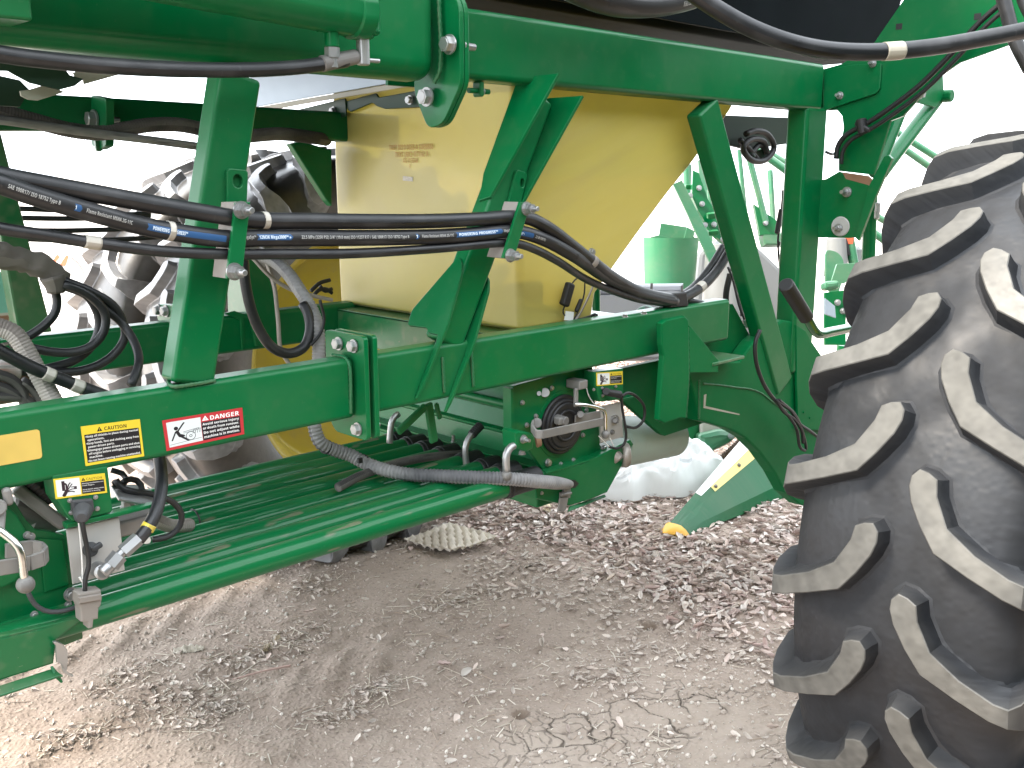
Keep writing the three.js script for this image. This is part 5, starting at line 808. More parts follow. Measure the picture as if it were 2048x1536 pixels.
function wheel(at, flip, phase, dustyGlare, label) {
  const w = new THREE.Group(); w.name = 'wheel'; w.userData.label = label; w.position.copy(at).sub(cart.position); const k = dustyGlare ? 1.03 : 1.016; w.scale.set(k, k, 1); cart.add(w);
  const key = dustyGlare ? 'd' : 'c';
  const K = wheels[key] = wheels[key] || (() => {
    const top = dustyGlare ? [0.34, 0.34, 0.35] : [0.118, 0.115, 0.104], sd = dustyGlare ? [0.19, 0.19, 0.195] : [0.0135, 0.0155, 0.0195];  // far lugs paled beyond dust: sky sheen and glare put into the colour
    return { lugs: [0, 1, 2].map(v => [lugGeo(1, top.map(q => q * (0.9 + 0.1 * v)), sd, v * 0.37), lugGeo(-1, top.map(q => q * (0.9 + 0.1 * v)), sd, v * 0.53 + 0.2)]), body: carcass(dustyGlare ? [0.06, 0.056, 0.052] : [0.0135, 0.0155, 0.0195], dustyGlare ? [0.055, 0.048, 0.04] : [0.022, 0.0225, 0.024]), rim: rimGeo() };
  })();
  const mesh = (name, g, m, rz = 0) => { const o = new THREE.Mesh(g, m); o.name = name; o.rotation.z = rz; o.castShadow = o.receiveShadow = true; w.add(o); return o; };
  mesh('tyre', K.body, dustyGlare ? M.rubberGloss : M.rubber);
  for (let i = 0; i < 25; i++) for (const s of [0, 1]) mesh('lug', K.lugs[(i * 7 + s) % 3][s], dustyGlare ? M.rubberGloss : M.rubber, -(phase + i * 14.4 - s * 7.2) * Math.PI / 180);
  const r = mesh('rim', K.rim, M.yellow); if (flip) r.rotation.x = 0;
  const bolts = []; for (let i = 0; i < 10; i++) { const a = i / 10 * Math.PI * 2; bolts.push(boltG(V(Math.cos(a) * 0.18, Math.sin(a) * 0.18, 0.062), PZ, 0.014)); } const bm = new THREE.Mesh(wheels.b = wheels.b || merge(bolts), M.zinc); bm.name = 'wheel_nuts'; w.add(bm);
  return w;
}
M.rubberGloss = P({ vertexColors: true, map: M.rubber.map, roughness: 0.5, clearcoat: 0.9, clearcoatRoughness: 0.28, bumpMap: bumpGrit, bumpScale: 0.0008 });
wheel(V(2.43, 0.836, -0.673), false, 0, false, 'big tractor tyre in front at the right edge, pale worn lugs');
wheel(V(2.43, 0.838, -3.48), false, 5, true, 'far inner wheel with yellow rim');
wheel(V(2.43, 0.838, -4.12), false, 1.5, true, 'far outer wheel, its shiny lugs against the light');

// ================================================================ ground
const LA = onY(930, 1085, 0), LB = onY(1575, 1335, 0); // edge of the deep leaf litter
const litterSide = (x, z) => { const dx = LB.x - LA.x, dz = LB.z - LA.z, L = Math.hypot(dx, dz); return ((x - LA.x) * dz - (z - LA.z) * dx) / L; };
const litter = (x, z) => { const s = litterSide(x, z) * LSIGN + 0.35 * (fbm(x * 2.2, z * 2.2, 3) - 0.5); return smooth(-0.05, 0.34, s); };
let LSIGN = 1; { const p = onY(1400, 1080, 0); if (litterSide(p.x, p.z) < 0) LSIGN = -1; }
const pits = [[1297, 1252], [1040, 1432]].map(p => onY(p[0], p[1], 0));
const crackC = onY(1420, 1500, 0), crack2 = onY(1130, 1520, 0);
const crackMask = (x, z) => Math.max(smooth(0.55, 0.15, Math.hypot(x - crackC.x, (z - crackC.z) * 1.0)), smooth(0.36, 0.1, Math.hypot(x - crack2.x, z - crack2.z)));
const trackA = [onY(240, 1500, 0), onY(560, 1120, 0)];
function lugPrint(x, z) { // prints of tyre lugs in the soil, running along x in two lanes
  let h = 0;
  for (const [zc, wd] of [[-2.62, 0.26], [-3.35, 0.24]]) {
    const s = (z - zc) / wd; if (Math.abs(s) > 1) continue;
    const ph = (x * 5.2 + Math.abs(s) * 1.4 + 0.3 * fbm(x * 2, z * 2, 2)) % 1, q = (ph + 1) % 1;
    h += (smooth(0.1, 0.28, q) - smooth(0.55, 0.72, q)) * smooth(1, 0.75, Math.abs(s)) * smooth(0.05, 0.15, Math.abs(s)) * smooth(0.35, 0.6, fbm(x * 1.7 + 9, z * 1.7, 2));
  }
  return h * smooth(2.6, 1.6, x);
}
function groundH(x, z) {
  const near = smooth(9, 5, Math.hypot(x - 2, z + 2.5));
  let h = near * (0.045 * (fbm(x * 1.3, z * 1.3, 3) - 0.5) + 0.022 * (fbm(x * 6, z * 6, 4) - 0.5) + 0.010 * (fbm(x * 22, z * 22, 3) - 0.5));
  h += near * 0.013 * lugPrint(x, z);
  for (const p of pits) { const d = Math.hypot(x - p.x, z - p.z); h += 0.008 * smooth(0.075, 0.04, d) - 0.032 * smooth(0.04, 0.004, d); }
  return h - 0.004;
}
{
  const lines = (a, b, step, lo, hi) => { const o = []; for (let v = a; v <= b + 1e-6; v += step) o.push(v); let s = step, v = a; const pre = []; while (v > lo) { s *= 1.18; v -= s; pre.unshift(v); } s = step; v = b; const post = []; while (v < hi) { s *= 1.18; v += s; post.push(v); } return [...pre, ...o, ...post]; };
  const X = lines(-0.3, 4.9, 0.016, -600, 900), Z = lines(-4.4, -0.7, 0.016, -900, 600), nx = X.length, nz = Z.length;
  const pos = new Float32Array(nx * nz * 3), uv = new Float32Array(nx * nz * 2), idx = [];
  for (let j = 0; j < nz; j++) for (let i = 0; i < nx; i++) { const k = j * nx + i; pos[k * 3] = X[i]; pos[k * 3 + 1] = groundH(X[i], Z[j]); pos[k * 3 + 2] = Z[j]; uv[k * 2] = (X[i] + 0.6) / 6; uv[k * 2 + 1] = (Z[j] + 5.6) / 6; }
  for (let j = 0; j < nz - 1; j++) for (let i = 0; i < nx - 1; i++) { const a = j * nx + i, b = a + nx; idx.push(a, b, a + 1, a + 1, b, b + 1); }
  const g = new THREE.BufferGeometry(); g.setAttribute('position', new THREE.BufferAttribute(pos, 3)); g.setAttribute('uv', new THREE.BufferAttribute(uv, 2)); g.setIndex(idx); g.computeVertexNormals();
  const vc = new Float32Array(nx * nz * 3); for (let k = 0; k < nx * nz; k++) { const x = pos[k * 3], z = pos[k * 3 + 2], d = Math.max(smooth(-4.6, -7.5, z), smooth(5.6, 8.5, x) * smooth(-1, -2.5, z), smooth(-0.5, -3, x) * 0.5 * smooth(0, -2, z)), w = 1 - 0.6 * smooth(-0.4, 1.2, z); vc[k * 3] = (1 + 1.0 * d) * w; vc[k * 3 + 1] = (1 + 1.3 * d) * w; vc[k * 3 + 2] = (1 + 1.6 * d) * w; } // sunlit whiteness far out and shade camera-side, both put into the colour
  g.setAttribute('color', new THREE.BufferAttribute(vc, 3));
  const n = 2048, cd = new Uint8Array(n * n * 4), bd = new Uint8Array(n * n * 4);
  for (let j = 0; j < n; j++) for (let i = 0; i < n; i++) {
    const x = i / n * 6 - 0.6, z = j / n * 6 - 5.6, k = (j * n + i) * 4;
    const a = fbm(x * 2.1 + 3, z * 2.1, 4), b = fbm(x * 15, z * 15, 3), c = vn(x * 120, z * 120), f = vn(x * 330 + 7, z * 330);
    let col = mix3([0.235, 0.183, 0.148], [0.36, 0.298, 0.25], clamp(0.2 + 0.9 * (a - 0.35) + 0.5 * (b - 0.5), 0, 1)), bump = 0.45 * b + 0.25 * c + 0.2 * f;
    if (c > 0.86) { col = mix3(col, [0.40, 0.335, 0.275], 0.6); bump += 0.18; } if (f > 0.93) col = mix3(col, [0.47, 0.41, 0.34], 0.7);
    if (c < 0.12) col = mix3(col, [0.085, 0.06, 0.045], 0.5);
    const cm = crackMask(x, z);
    if (cm > 0.01) {
      const wx = x + 0.14 * (fbm(x * 7, z * 7, 4) - 0.5), wz = z + 0.14 * (fbm(x * 9 + 40, z * 9, 3) - 0.5);
      const w1 = worley(wx * 7.5, wz * 7.5), w2 = worley(wx * 21 + 9, wz * 21), e = Math.max(smooth(0.034, 0.008, w1) * smooth(0.42, 0.56, fbm(x * 3 + 8, z * 3, 3)), 0.55 * smooth(0.06, 0.015, w2) * (vn(x * 6, z * 6) > 0.5 ? 1 : 0)) * smooth(0.2, 0.6, cm);
      col = mix3(col, mix3([0.38, 0.32, 0.27], [0.29, 0.238, 0.195], b), 0.75 * cm); col = mix3(col, [0.06, 0.045, 0.034], e); bump = lerp(bump, 0.5 + 0.3 * smooth(0.02, 0.25, w1), 0.6 * cm) - e * 0.8;
    }
    const lt = litter(x, z); if (lt > 0) col = mix3(col, [0.34, 0.265, 0.22], 0.6 * lt);
    for (const p of pits) { const d = Math.hypot(x - p.x, z - p.z); if (d < 0.03) col = mix3(col, [0.16, 0.115, 0.085], 0.6); }
    for (let q = 0; q < 3; q++) cd[k + q] = clamp(toS(clamp(col[q] * 1.08, 0, 0.6)), 0, 255); cd[k + 3] = 255;
    const bb = clamp(bump * 200 + 20, 0, 255); bd[k] = bd[k + 1] = bd[k + 2] = bb; bd[k + 3] = 255;
  }
  const mk = (d, s) => { const t = new THREE.DataTexture(d, n, n, THREE.RGBAFormat); t.wrapS = t.wrapT = THREE.MirroredRepeatWrapping; t.magFilter = THREE.LinearFilter; t.minFilter = THREE.LinearMipmapLinearFilter; t.generateMipmaps = true; t.anisotropy = 8; if (s) t.colorSpace = THREE.SRGBColorSpace; t.needsUpdate = true; return t; };
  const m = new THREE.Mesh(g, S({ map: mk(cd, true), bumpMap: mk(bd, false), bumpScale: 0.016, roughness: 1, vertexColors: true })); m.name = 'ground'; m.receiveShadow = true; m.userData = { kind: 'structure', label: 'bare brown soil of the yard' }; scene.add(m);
}
// loose bits on the soil: leaves, straw, crumbs
function scatter(name, label, geo, mat, spots, colours, mk) {
  const m = new THREE.InstancedMesh(geo, mat, spots.length), M4 = new THREE.Matrix4(), q = new THREE.Quaternion(), e = new THREE.Euler(), s = V(1, 1, 1), c = new THREE.Color();
  spots.forEach((p, i) => { const o = mk(p); e.set(o.rx, o.ry, o.rz, 'YXZ'); q.setFromEuler(e); s.set(...o.s); M4.compose(V(p[0], groundH(p[0], p[1]) + o.y, p[1]), q, s); m.setMatrixAt(i, M4); const k = colours[Math.floor(rnd() * colours.length)], v = rr(0.85, 1.25); m.setColorAt(i, c.setRGB(k[0] * v, k[1] * v * 1.06, k[2] * v * 1.1)); });
  m.castShadow = m.receiveShadow = true; m.name = name; m.userData = { kind: 'stuff', label }; scene.add(m); return m;
}
function leafGeo(w, curl, fold) {
  const g = new THREE.PlaneGeometry(1, w, 7, 4), p = g.attributes.position;
  for (let i = 0; i < p.count; i++) { const x = p.getX(i) * 2, y = p.getY(i) / (w / 2), ww = Math.pow(Math.max(0, 1 - x * x), 0.62) * (1 - 0.25 * x); p.setXYZ(i, x * 0.5, fold * Math.abs(y * ww) * 0.5 + curl * x * x * 0.5 + 0.03 * Math.sin(x * 9 + y * 4), y * ww * w / 2); }
  g.computeVertexNormals(); return g;
}
const LEAFC = [[0.60, 0.475, 0.41], [0.52, 0.40, 0.345], [0.66, 0.56, 0.50], [0.42, 0.30, 0.26], [0.55, 0.45, 0.38], [0.60, 0.51, 0.45], [0.40, 0.295, 0.25], [0.50, 0.385, 0.33]];
const leafM = S({ roughness: 0.8, side: THREE.DoubleSide });
for (const [w, curl, fold, cnt, L0, L1] of [[0.36, 0.22, 0.25, 15000, 0.022, 0.05], [0.5, -0.15, 0.2, 12000, 0.02, 0.044], [0.28, 0.35, 0.5, 15000, 0.02, 0.052]]) {
  const sp = []; let guard = 0;
  while (sp.length < cnt && guard++ < 400000) { const x = rr(1.2, 7.5), z = rr(-6.5, -0.9), k = litter(x, z); if (rnd() < k * (0.35 + 0.65 * smooth(0.3, 0.6, fbm(x * 3 + 4, z * 3, 3))) + 0.004) sp.push([x, z]); }
  scatter('leaf_litter', 'dry pinkish brown leaves lying thick on the soil at the right', leafGeo(w, curl, fold), leafM, sp, LEAFC, () => { const L = rr(L0, L1) * 1.25; return { rx: rr(-0.45, 0.45), ry: rr(0, 6.3), rz: rr(-0.35, 0.35), y: rr(0.003, 0.016), s: [L, L * rr(0.7, 1.2), L] }; });
}
{ // thin scatter of leaf scraps, straw and crumbs over the whole yard
  const clump = (x, z) => smooth(0.52, 0.72, fbm(x * 2.6 + 11, z * 2.6 + 5, 3));
  let sp = []; while (sp.length < 12000) { const x = rr(0.2, 4.2), z = rr(-4.2, -0.9); if (rnd() < 0.045 + 0.95 * clump(x, z)) sp.push([x, z]); }
  const heaps = [[545, 1300, 0.13], [470, 1325, 0.09], [600, 1275, 0.10], [250, 1352, 0.07], [370, 1400, 0.10], [150, 1475, 0.07], [680, 1430, 0.08], [760, 1380, 0.06], [420, 1430, 0.07], [900, 1200, 0.09], [620, 1180, 0.08]].map(q => [onY(q[0], q[1], 0), q[2]]), gs = () => (rnd() + rnd() + rnd() - 1.5) * 1.1;
  for (const [c, r] of heaps) for (let i = 0; i < 120; i++) sp.push([c.x + gs() * r * 1.6, c.z + gs() * r]);
  scatter('leaf_scraps', 'scattered scraps of dry leaf on the bare soil', leafGeo(0.4, 0.3, 0.3), leafM, sp, [[0.56, 0.465, 0.40], [0.48, 0.385, 0.325], [0.55, 0.455, 0.39], [0.42, 0.33, 0.275], [0.50, 0.41, 0.35]], () => { const L = 0.005 + Math.pow(rnd(), 3) * 0.032; return { rx: rr(-0.5, 0.5), ry: rr(0, 6.3), rz: rr(-0.4, 0.4), y: rr(0.002, 0.008), s: [L, L, L] }; });
  sp = []; while (sp.length < 6500) { const x = rr(0.2, 5), z = rr(-4.4, -0.9); if (rnd() < 0.14 + 0.8 * clump(x + 3, z) + 0.5 * litter(x, z)) sp.push([x, z]); }
  for (const [c, r] of heaps) for (let i = 0; i < 90; i++) sp.push([c.x + gs() * r * 1.8, c.z + gs() * r]);
  scatter('straw_scraps', 'scattered bits of pale straw on the soil', new THREE.BoxGeometry(1, 0.05, 0.06), S({ roughness: 0.8 }), sp, [[0.50, 0.42, 0.335], [0.42, 0.34, 0.265], [0.56, 0.48, 0.40], [0.30, 0.22, 0.165]], () => { const L = Math.pow(rnd(), 4) * 0.085 + 0.008; return { rx: 0, ry: rr(0, 6.3), rz: rr(-0.14, 0.14), y: rr(0.001, 0.005), s: [L, rr(0.02, 0.035), rr(0.02, 0.05)] }; });
  const ico = new THREE.DodecahedronGeometry(0.5, 0), pp = ico.attributes.position; for (let i = 0; i < pp.count; i++) pp.setY(i, pp.getY(i) * 0.7);
  sp = []; while (sp.length < 16000) { const x = rr(0.2, 4.2), z = rr(-4.2, -0.9); if (rnd() < 0.25 + 0.75 * smooth(0.35, 0.65, fbm(x * 4, z * 4 + 8, 3))) sp.push([x, z]); }
  scatter('soil_crumbs', 'small crumbs and clods of soil', ico, S({ roughness: 1 }), sp, [[0.42, 0.34, 0.285], [0.37, 0.295, 0.245], [0.48, 0.40, 0.34], [0.55, 0.475, 0.41]], () => { const L = 0.0025 + Math.pow(rnd(), 5) * 0.016; return { rx: rr(0, 6), ry: rr(0, 6), rz: rr(0, 6), y: L * 0.15, s: [L, L, L] }; });
}

// ================================================================ things lying about
{ // pointed crop divider
  const base = onY(1450, 1040, 0), t = thing('crop_divider', V(base.x, 0, base.z), 'pointed green crop divider with yellow tip lying on leaves beside the tyre', 'crop divider');
  const x0 = 3.50, x1 = 4.27, x2 = 4.75;
  const A = [[1339, 1046], [1346, 1047.5], [1352, 1049], [1361, 1052], [1370, 1060], [1377, 1070]].map(p => onX(p[0], p[1], x0));
  const B = [[1486, 875], [1507, 890], [1519, 909], [1537, 935], [1560, 969], [1568, 997]].map(p => onX(p[0], p[1], x1));
  const C = A.map((a, i) => a.clone().lerp(B[i], (x2 - x0) / (x1 - x0)));
  const n = B.length; for (const R of [A, B, C]) { const l = R[0].clone(), m = R[n - 1].clone(); R.push(V(m.x, Math.max(0.004, m.y - 0.03), m.z - 0.02)); R.push(V(l.x, Math.max(0.004, l.y * 0.25), l.z - 0.10 * (R === A ? 0.2 : 1))); }
  const skin = (i0, i1, off = 0, t0 = 0, t1 = 1) => {
    const pos = [], uv = []; const P4 = (R0, R1, i, tt) => R0[i].clone().lerp(R1[i], tt);
    const rings = []; for (let k = 0; k <= 10; k++) { const tt = lerp(t0, t1, k / 10); rings.push(A.map((a, i) => a.clone().lerp(C[i], tt))); }
    const N = (a, b, c) => b.clone().sub(a).cross(c.clone().sub(a)).normalize();
    const idx = []; for (let k = 0; k <= 10; k++) for (let i = i0; i <= i1; i++) { const q = rings[k][i % A.length].clone(); if (off) { const a = rings[k][i0], b = rings[k][i1], nn = N(a, rings[k === 10 ? 9 : k + 1][i0], b); if (nn.dot(V(0, 1, 0)) < 0) nn.negate(); q.addScaledVector(nn, off); } pos.push(q.x, q.y, q.z); uv.push(q.x, q.y + q.z); }
    const m = i1 - i0 + 1; for (let k = 0; k < 10; k++) for (let i = 0; i < m - 1; i++) { const a = k * m + i, b = a + m; idx.push(a, b, a + 1, a + 1, b, b + 1); }
    const g = new THREE.BufferGeometry(); g.setAttribute('position', new THREE.Float32BufferAttribute(pos, 3)); g.setAttribute('uv', new THREE.Float32BufferAttribute(uv, 2)); g.setIndex(idx); return toCreasedNormals(g.toNonIndexed(), 0.12);
  };
  const sh = P({ map: paintMap([0.003, 0.10, 0.034], 0.15), roughness: 0.5, specularIntensity: 0.4, clearcoat: 0.15, clearcoatRoughness: 0.25 });
  const shell = part(t, 'shell', skin(0, A.length), sh);
  part(shell, 'strip', skin(1, 2, 0.0025, 0.27, 0.95), S({ color: new THREE.Color(0.72, 0.60, 0.19), roughness: 0.5 }));
  part(shell, 'strip', skin(0, 1, 0.002, 0.2, 0.95), M.white);  // white stands for sky reflection on the green top facet
  const s2 = (k, i, j, w) => A[i].clone().lerp(C[i], k).lerp(A[j].clone().lerp(C[j], k), w);
  for (const k of [0.29, 0.47, 0.62]) part(shell, 'rivet', boltG(s2(k, 1, 2, 0.5).add(V(0, 0.003, 0.001)), V(-0.35, 0.8, 0.3).normalize(), 0.008), M.cast);
  // tip: blunt yellow cap
  const c = onX(1352, 1060, x0), cap = []; const apex = onX(1325, 1066, x0 - 0.09);
  const rim = A.map(a => a.clone().add(a.clone().sub(c).multiplyScalar(0.12))); const rings = [rim]; for (const k of [0.25, 0.5, 0.75, 0.92]) rings.push(rim.map(a => { const q = a.clone().lerp(apex, k); const ce = c.clone().lerp(apex, k); return ce.add(q.sub(ce).multiplyScalar(1 + 0.9 * k * (1 - k) + 0.25 * k)); }));
  const pos = [], idx = []; rings.forEach(r => r.forEach(q => pos.push(q.x, Math.max(0.003, q.y), q.z))); const m = rim.length; for (let k = 0; k < rings.length - 1; k++) for (let i = 0; i < m; i++) { const j = (i + 1) % m, a = k * m + i, b = k * m + j, d = a + m, e = b + m; idx.push(a, d, b, b, d, e); }
  pos.push(apex.x, Math.max(0.01, apex.y), apex.z); for (let i = 0; i < m; i++) idx.push((rings.length - 1) * m + i, rings.length * m, (rings.length - 1) * m + (i + 1) % m);
  const g = new THREE.BufferGeometry(); g.setAttribute('position', new THREE.Float32BufferAttribute(pos, 3)); g.setIndex(idx); part(t, 'tip', boxUV(toCreasedNormals(g.toNonIndexed(), 0.5)), M.tip);
}
{ // gathering unit with hood, sprocket and chain behind the leg
  const s = 5.3, at = cut(1425, 925, s), t = thing('gathering_unit', V(at.x, 0, at.z), 'green gathering unit with hood and chain lying behind the axle leg', 'gathering unit');
  part(t, 'hood', merge([plateG(roundPts(far(s, [1398, 868], [1440, 858], [1470, 862], [1474, 876], [1455, 890], [1400, 916]), 0.02), 0.16, 0.03)]), M.greenPale);
  part(t, 'hood', plateG(roundPts(far(s + 0.1, [1360, 838], [1402, 838], [1402, 912], [1384, 926], [1362, 906]), 0.02), 0.2, 0.03), M.green);
  part(t, 'deck', plateG(far(s + 0.06, [1402, 842], [1450, 842], [1468, 852], [1470, 864], [1402, 872]), 0.1, 0.01), M.paleSheet);
  part(t, 'bolt', boltG(cut(1462, 872, s - 0.005), FWD.clone().negate(), 0.014), M.zinc);
  const c = cut(1418, 931, s), sp = []; sp.push(cylG(V(c.x, c.y - 0.012, c.z), V(c.x, c.y + 0.012, c.z), 0.07, 0.07, 28, 0.004)); for (let i = 0; i < 14; i++) { const a = i / 14 * 6.283; sp.push(barG(V(c.x + Math.cos(a) * 0.06, c.y, c.z + Math.sin(a) * 0.06), V(c.x + Math.cos(a) * 0.088, c.y, c.z + Math.sin(a) * 0.088), 0.018, 0.014, PY)); }
  part(t, 'sprocket', merge(sp), M.rustMetal);
  const a = cut(1440, 922, s), b = cut(1486, 878, s + 0.1), ch = []; for (let i = 0; i < 12; i++) { const p = a.clone().lerp(b, i / 12), q = a.clone().lerp(b, (i + 0.8) / 12); ch.push(barG(p, q, 0.035, 0.02, FWD, 0.004)); ch.push(cylG(p.clone().add(V(0, 0.02, 0)), p.clone().add(V(0, -0.02, 0)), 0.012)); }
  part(t, 'chain', merge(ch), M.rustMetal);
  part(t, 'shoe', plateG(far(s + 0.05, [1380, 905], [1400, 918], [1432, 944], [1402, 946], [1384, 925]), 0.1, 0.01), M.black);
}
{ // white plastic sack
  const c0 = V(3.98, 0, -3.02), ax = V(0.80, 0, 0.36).normalize(), ay = V(-0.36, 0, 0.80).normalize(), nu = 90, nv = 60, pos = [], uv = [], idx = [];
  for (let j = 0; j <= nv; j++) for (let i = 0; i <= nu; i++) {
    const u = i / nu * 2 - 1, v = j / nv * 2 - 1, tail = smooth(-0.3, -1, u);
    const L = 0.44, W = lerp(0.235, 0.10, tail) * (1 + 0.08 * Math.sin(u * 9)), r = 1 - Math.pow(Math.abs(v), 2.4), e = 1 - Math.pow(Math.abs(u), 5);
    const cr = Math.abs(fbm(u * 3.1 + v * 1.2 + 4, v * 2.6 - u, 4) - 0.5) * 2, h = (0.23 - 0.17 * tail) * Math.pow(Math.max(0, r * e), 0.5) * (0.72 + 0.4 * fbm(u * 1.6 + 2, v * 1.4, 2));
    const y = Math.max(0.004, h + (0.075 * (0.3 - cr) + 0.02 * (fbm(u * 9, v * 9, 3) - 0.5)) * Math.pow(Math.max(0, r * e), 0.3));
    const px = u * L + 0.03 * (fbm(v * 4, u * 3, 2) - 0.5), py = v * W + 0.05 * (fbm(u * 4 + 7, v * 2, 2) - 0.5);
    pos.push(c0.x + ax.x * px + ay.x * py, y, c0.z + ax.z * px + ay.z * py); uv.push(i / nu, j / nv);
  }
  for (let j = 0; j < nv; j++) for (let i = 0; i < nu; i++) { const a = j * (nu + 1) + i, b = a + nu + 1; idx.push(a, b, a + 1, a + 1, b, b + 1); }
  const g = new THREE.BufferGeometry(); g.setAttribute('position', new THREE.Float32BufferAttribute(pos, 3)); g.setAttribute('uv', new THREE.Float32BufferAttribute(uv, 2)); g.setIndex(idx); const gg = toCreasedNormals(g.toNonIndexed(), 0.35);
  const m = printed(512, 340, (x, w, h) => { x.fillStyle = '#dcdcda'; x.fillRect(0, 0, w, h); x.fillStyle = '#9fa3a6'; for (let i = 0; i < 26; i++) { x.globalAlpha = 0.25 + 0.35 * vn(i * 3.7, 2.2); x.fillRect(60 + 330 * vn(i * 1.9, 7.7), 40 + (i % 13) * 20, 30 + 60 * vn(i * 2.3, 1.1), 7); } x.globalAlpha = 0.8; x.fillStyle = '#c98a4a'; x.fillRect(250, 318, 90, 22); x.globalAlpha = 1; }, 0.42);
  solo('plastic_sack', gg, m, c0, 'crumpled white plastic sack on the leaves under the collector box', 'sack');
}
{ // egg tray
  const a = onY(826, 1092, 0.02), b = onY(905, 1110, 0.02), c = onY(996, 1082, 0.02), ex = c.clone().sub(b), ey = a.clone().sub(b).multiplyScalar(1.25), n = 128, pos = [], uv = [], idx = [];
  for (let j = 0; j <= n; j++) for (let i = 0; i <= n; i++) { const u = i / n, v = j / n, w = (0.5 + 0.5 * Math.cos(u * Math.PI * 12)) * (0.5 + 0.5 * Math.cos(v * Math.PI * 12)), w2 = (0.5 - 0.5 * Math.cos(u * Math.PI * 12)) * (0.5 - 0.5 * Math.cos(v * Math.PI * 12)), s = 1.6 * Math.pow(w, 0.7) + 0.5 * w2 - 0.9, edge = smooth(0, 0.03, Math.min(u, v, 1 - u, 1 - v)); pos.push(b.x + ex.x * u + ey.x * v, 0.040 + 0.024 * s * edge + 0.02 * (fbm(u * 2.5, v * 2.5, 2) - 0.5) + 0.018 * u * v + 0.004 * (fbm(u * 16, v * 16, 2) - 0.5), b.z + ex.z * u + ey.z * v); uv.push(u * 0.35, v * 0.3); }
  for (let j = 0; j < n; j++) for (let i = 0; i < n; i++) { const p = j * (n + 1) + i, q = p + n + 1; idx.push(p, p + 1, q, p + 1, q + 1, q); }
  const g = new THREE.BufferGeometry(); g.setAttribute('position', new THREE.Float32BufferAttribute(pos, 3)); g.setAttribute('uv', new THREE.Float32BufferAttribute(uv, 2)); g.setIndex(idx); g.computeVertexNormals();
  solo('egg_tray', g, S({ map: tex(256, (u, v) => mix3([0.52, 0.46, 0.39], [0.74, 0.68, 0.60], smooth(0.3, 0.7, fbm(u * 9, v * 9, 4, 9))), true), roughness: 0.95, side: THREE.DoubleSide, bumpMap: bumpGrit, bumpScale: 0.001 }), V(b.x, 0, b.z), 'torn grey cardboard egg tray lying flat on the soil beside the far wheel', 'egg tray');
  const bd = thing('board', onY(1075, 1020, 0), 'cream board end lying on the leaves below the collector box', 'board'); part(bd, 'panel', plateG([onY(1042, 1000, 0.03), onY(1104, 1024, 0.012), onY(1100, 1004, 0.03), onY(1062, 986, 0.05)], 0.012), S({ color: new THREE.Color(0.62, 0.53, 0.36), roughness: 0.7 }));
  const p0 = onY(466, 1359, 0.012), p1 = onY(581, 1331, 0.016); solo('stick', sweepG([p0, p0.clone().lerp(p1, 0.5).add(V(0, 0.004, 0)), p1], (t) => 0.0026 + 0.0012 * t, { seg: 8 }), S({ color: new THREE.Color(0.48, 0.33, 0.29), roughness: 0.8 }), V(p0.x, 0, p0.z), 'straight pinkish stick lying on the soil at the lower left', 'stick');
  const crumple = (name, px, py, L, W, col, label, cat, ang) => { const c = onY(px, py, 0), n2 = 26, ps = [], ix = [], uvs = []; const ca = Math.cos(ang), sa = Math.sin(ang); for (let j = 0; j <= n2; j++) for (let i = 0; i <= n2; i++) { const u = i / n2 * 2 - 1, v = j / n2 * 2 - 1, w = Math.sqrt(Math.max(0, 1 - u * u * 0.9)), x = u * L / 2, z = v * W / 2 * w * (0.8 + 0.5 * fbm(u * 3, v * 2 + 8, 2)), y = 0.006 + 0.030 * Math.abs(fbm(u * 4 + px, v * 5, 3) - 0.42) * 2 * (1 - 0.5 * Math.abs(v)); ps.push(c.x + x * ca - z * sa, y, c.z + x * sa + z * ca); uvs.push(u, v); } for (let j = 0; j < n2; j++) for (let i = 0; i < n2; i++) { const a2 = j * (n2 + 1) + i, b2 = a2 + n2 + 1; ix.push(a2, b2, a2 + 1, a2 + 1, b2, b2 + 1); } const g2 = new THREE.BufferGeometry(); g2.setAttribute('position', new THREE.Float32BufferAttribute(ps, 3)); g2.setAttribute('uv', new THREE.Float32BufferAttribute(uvs, 2)); g2.setIndex(ix); solo(name, toCreasedNormals(g2.toNonIndexed(), 0.4), S({ color: new THREE.Color(...col), roughness: 0.75, side: THREE.DoubleSide }), c, label, cat); };
  crumple('crumpled_scrap', 378, 1305, 0.10, 0.045, [0.62, 0.57, 0.50], 'crumpled pale scrap on the soil left of the straw heap', 'scrap', 0.5);
  crumple('husk', 545, 1294, 0.11, 0.035, [0.50, 0.42, 0.31], 'dry pale husk lying on the straw heap above the stick', 'husk', -0.5);
}
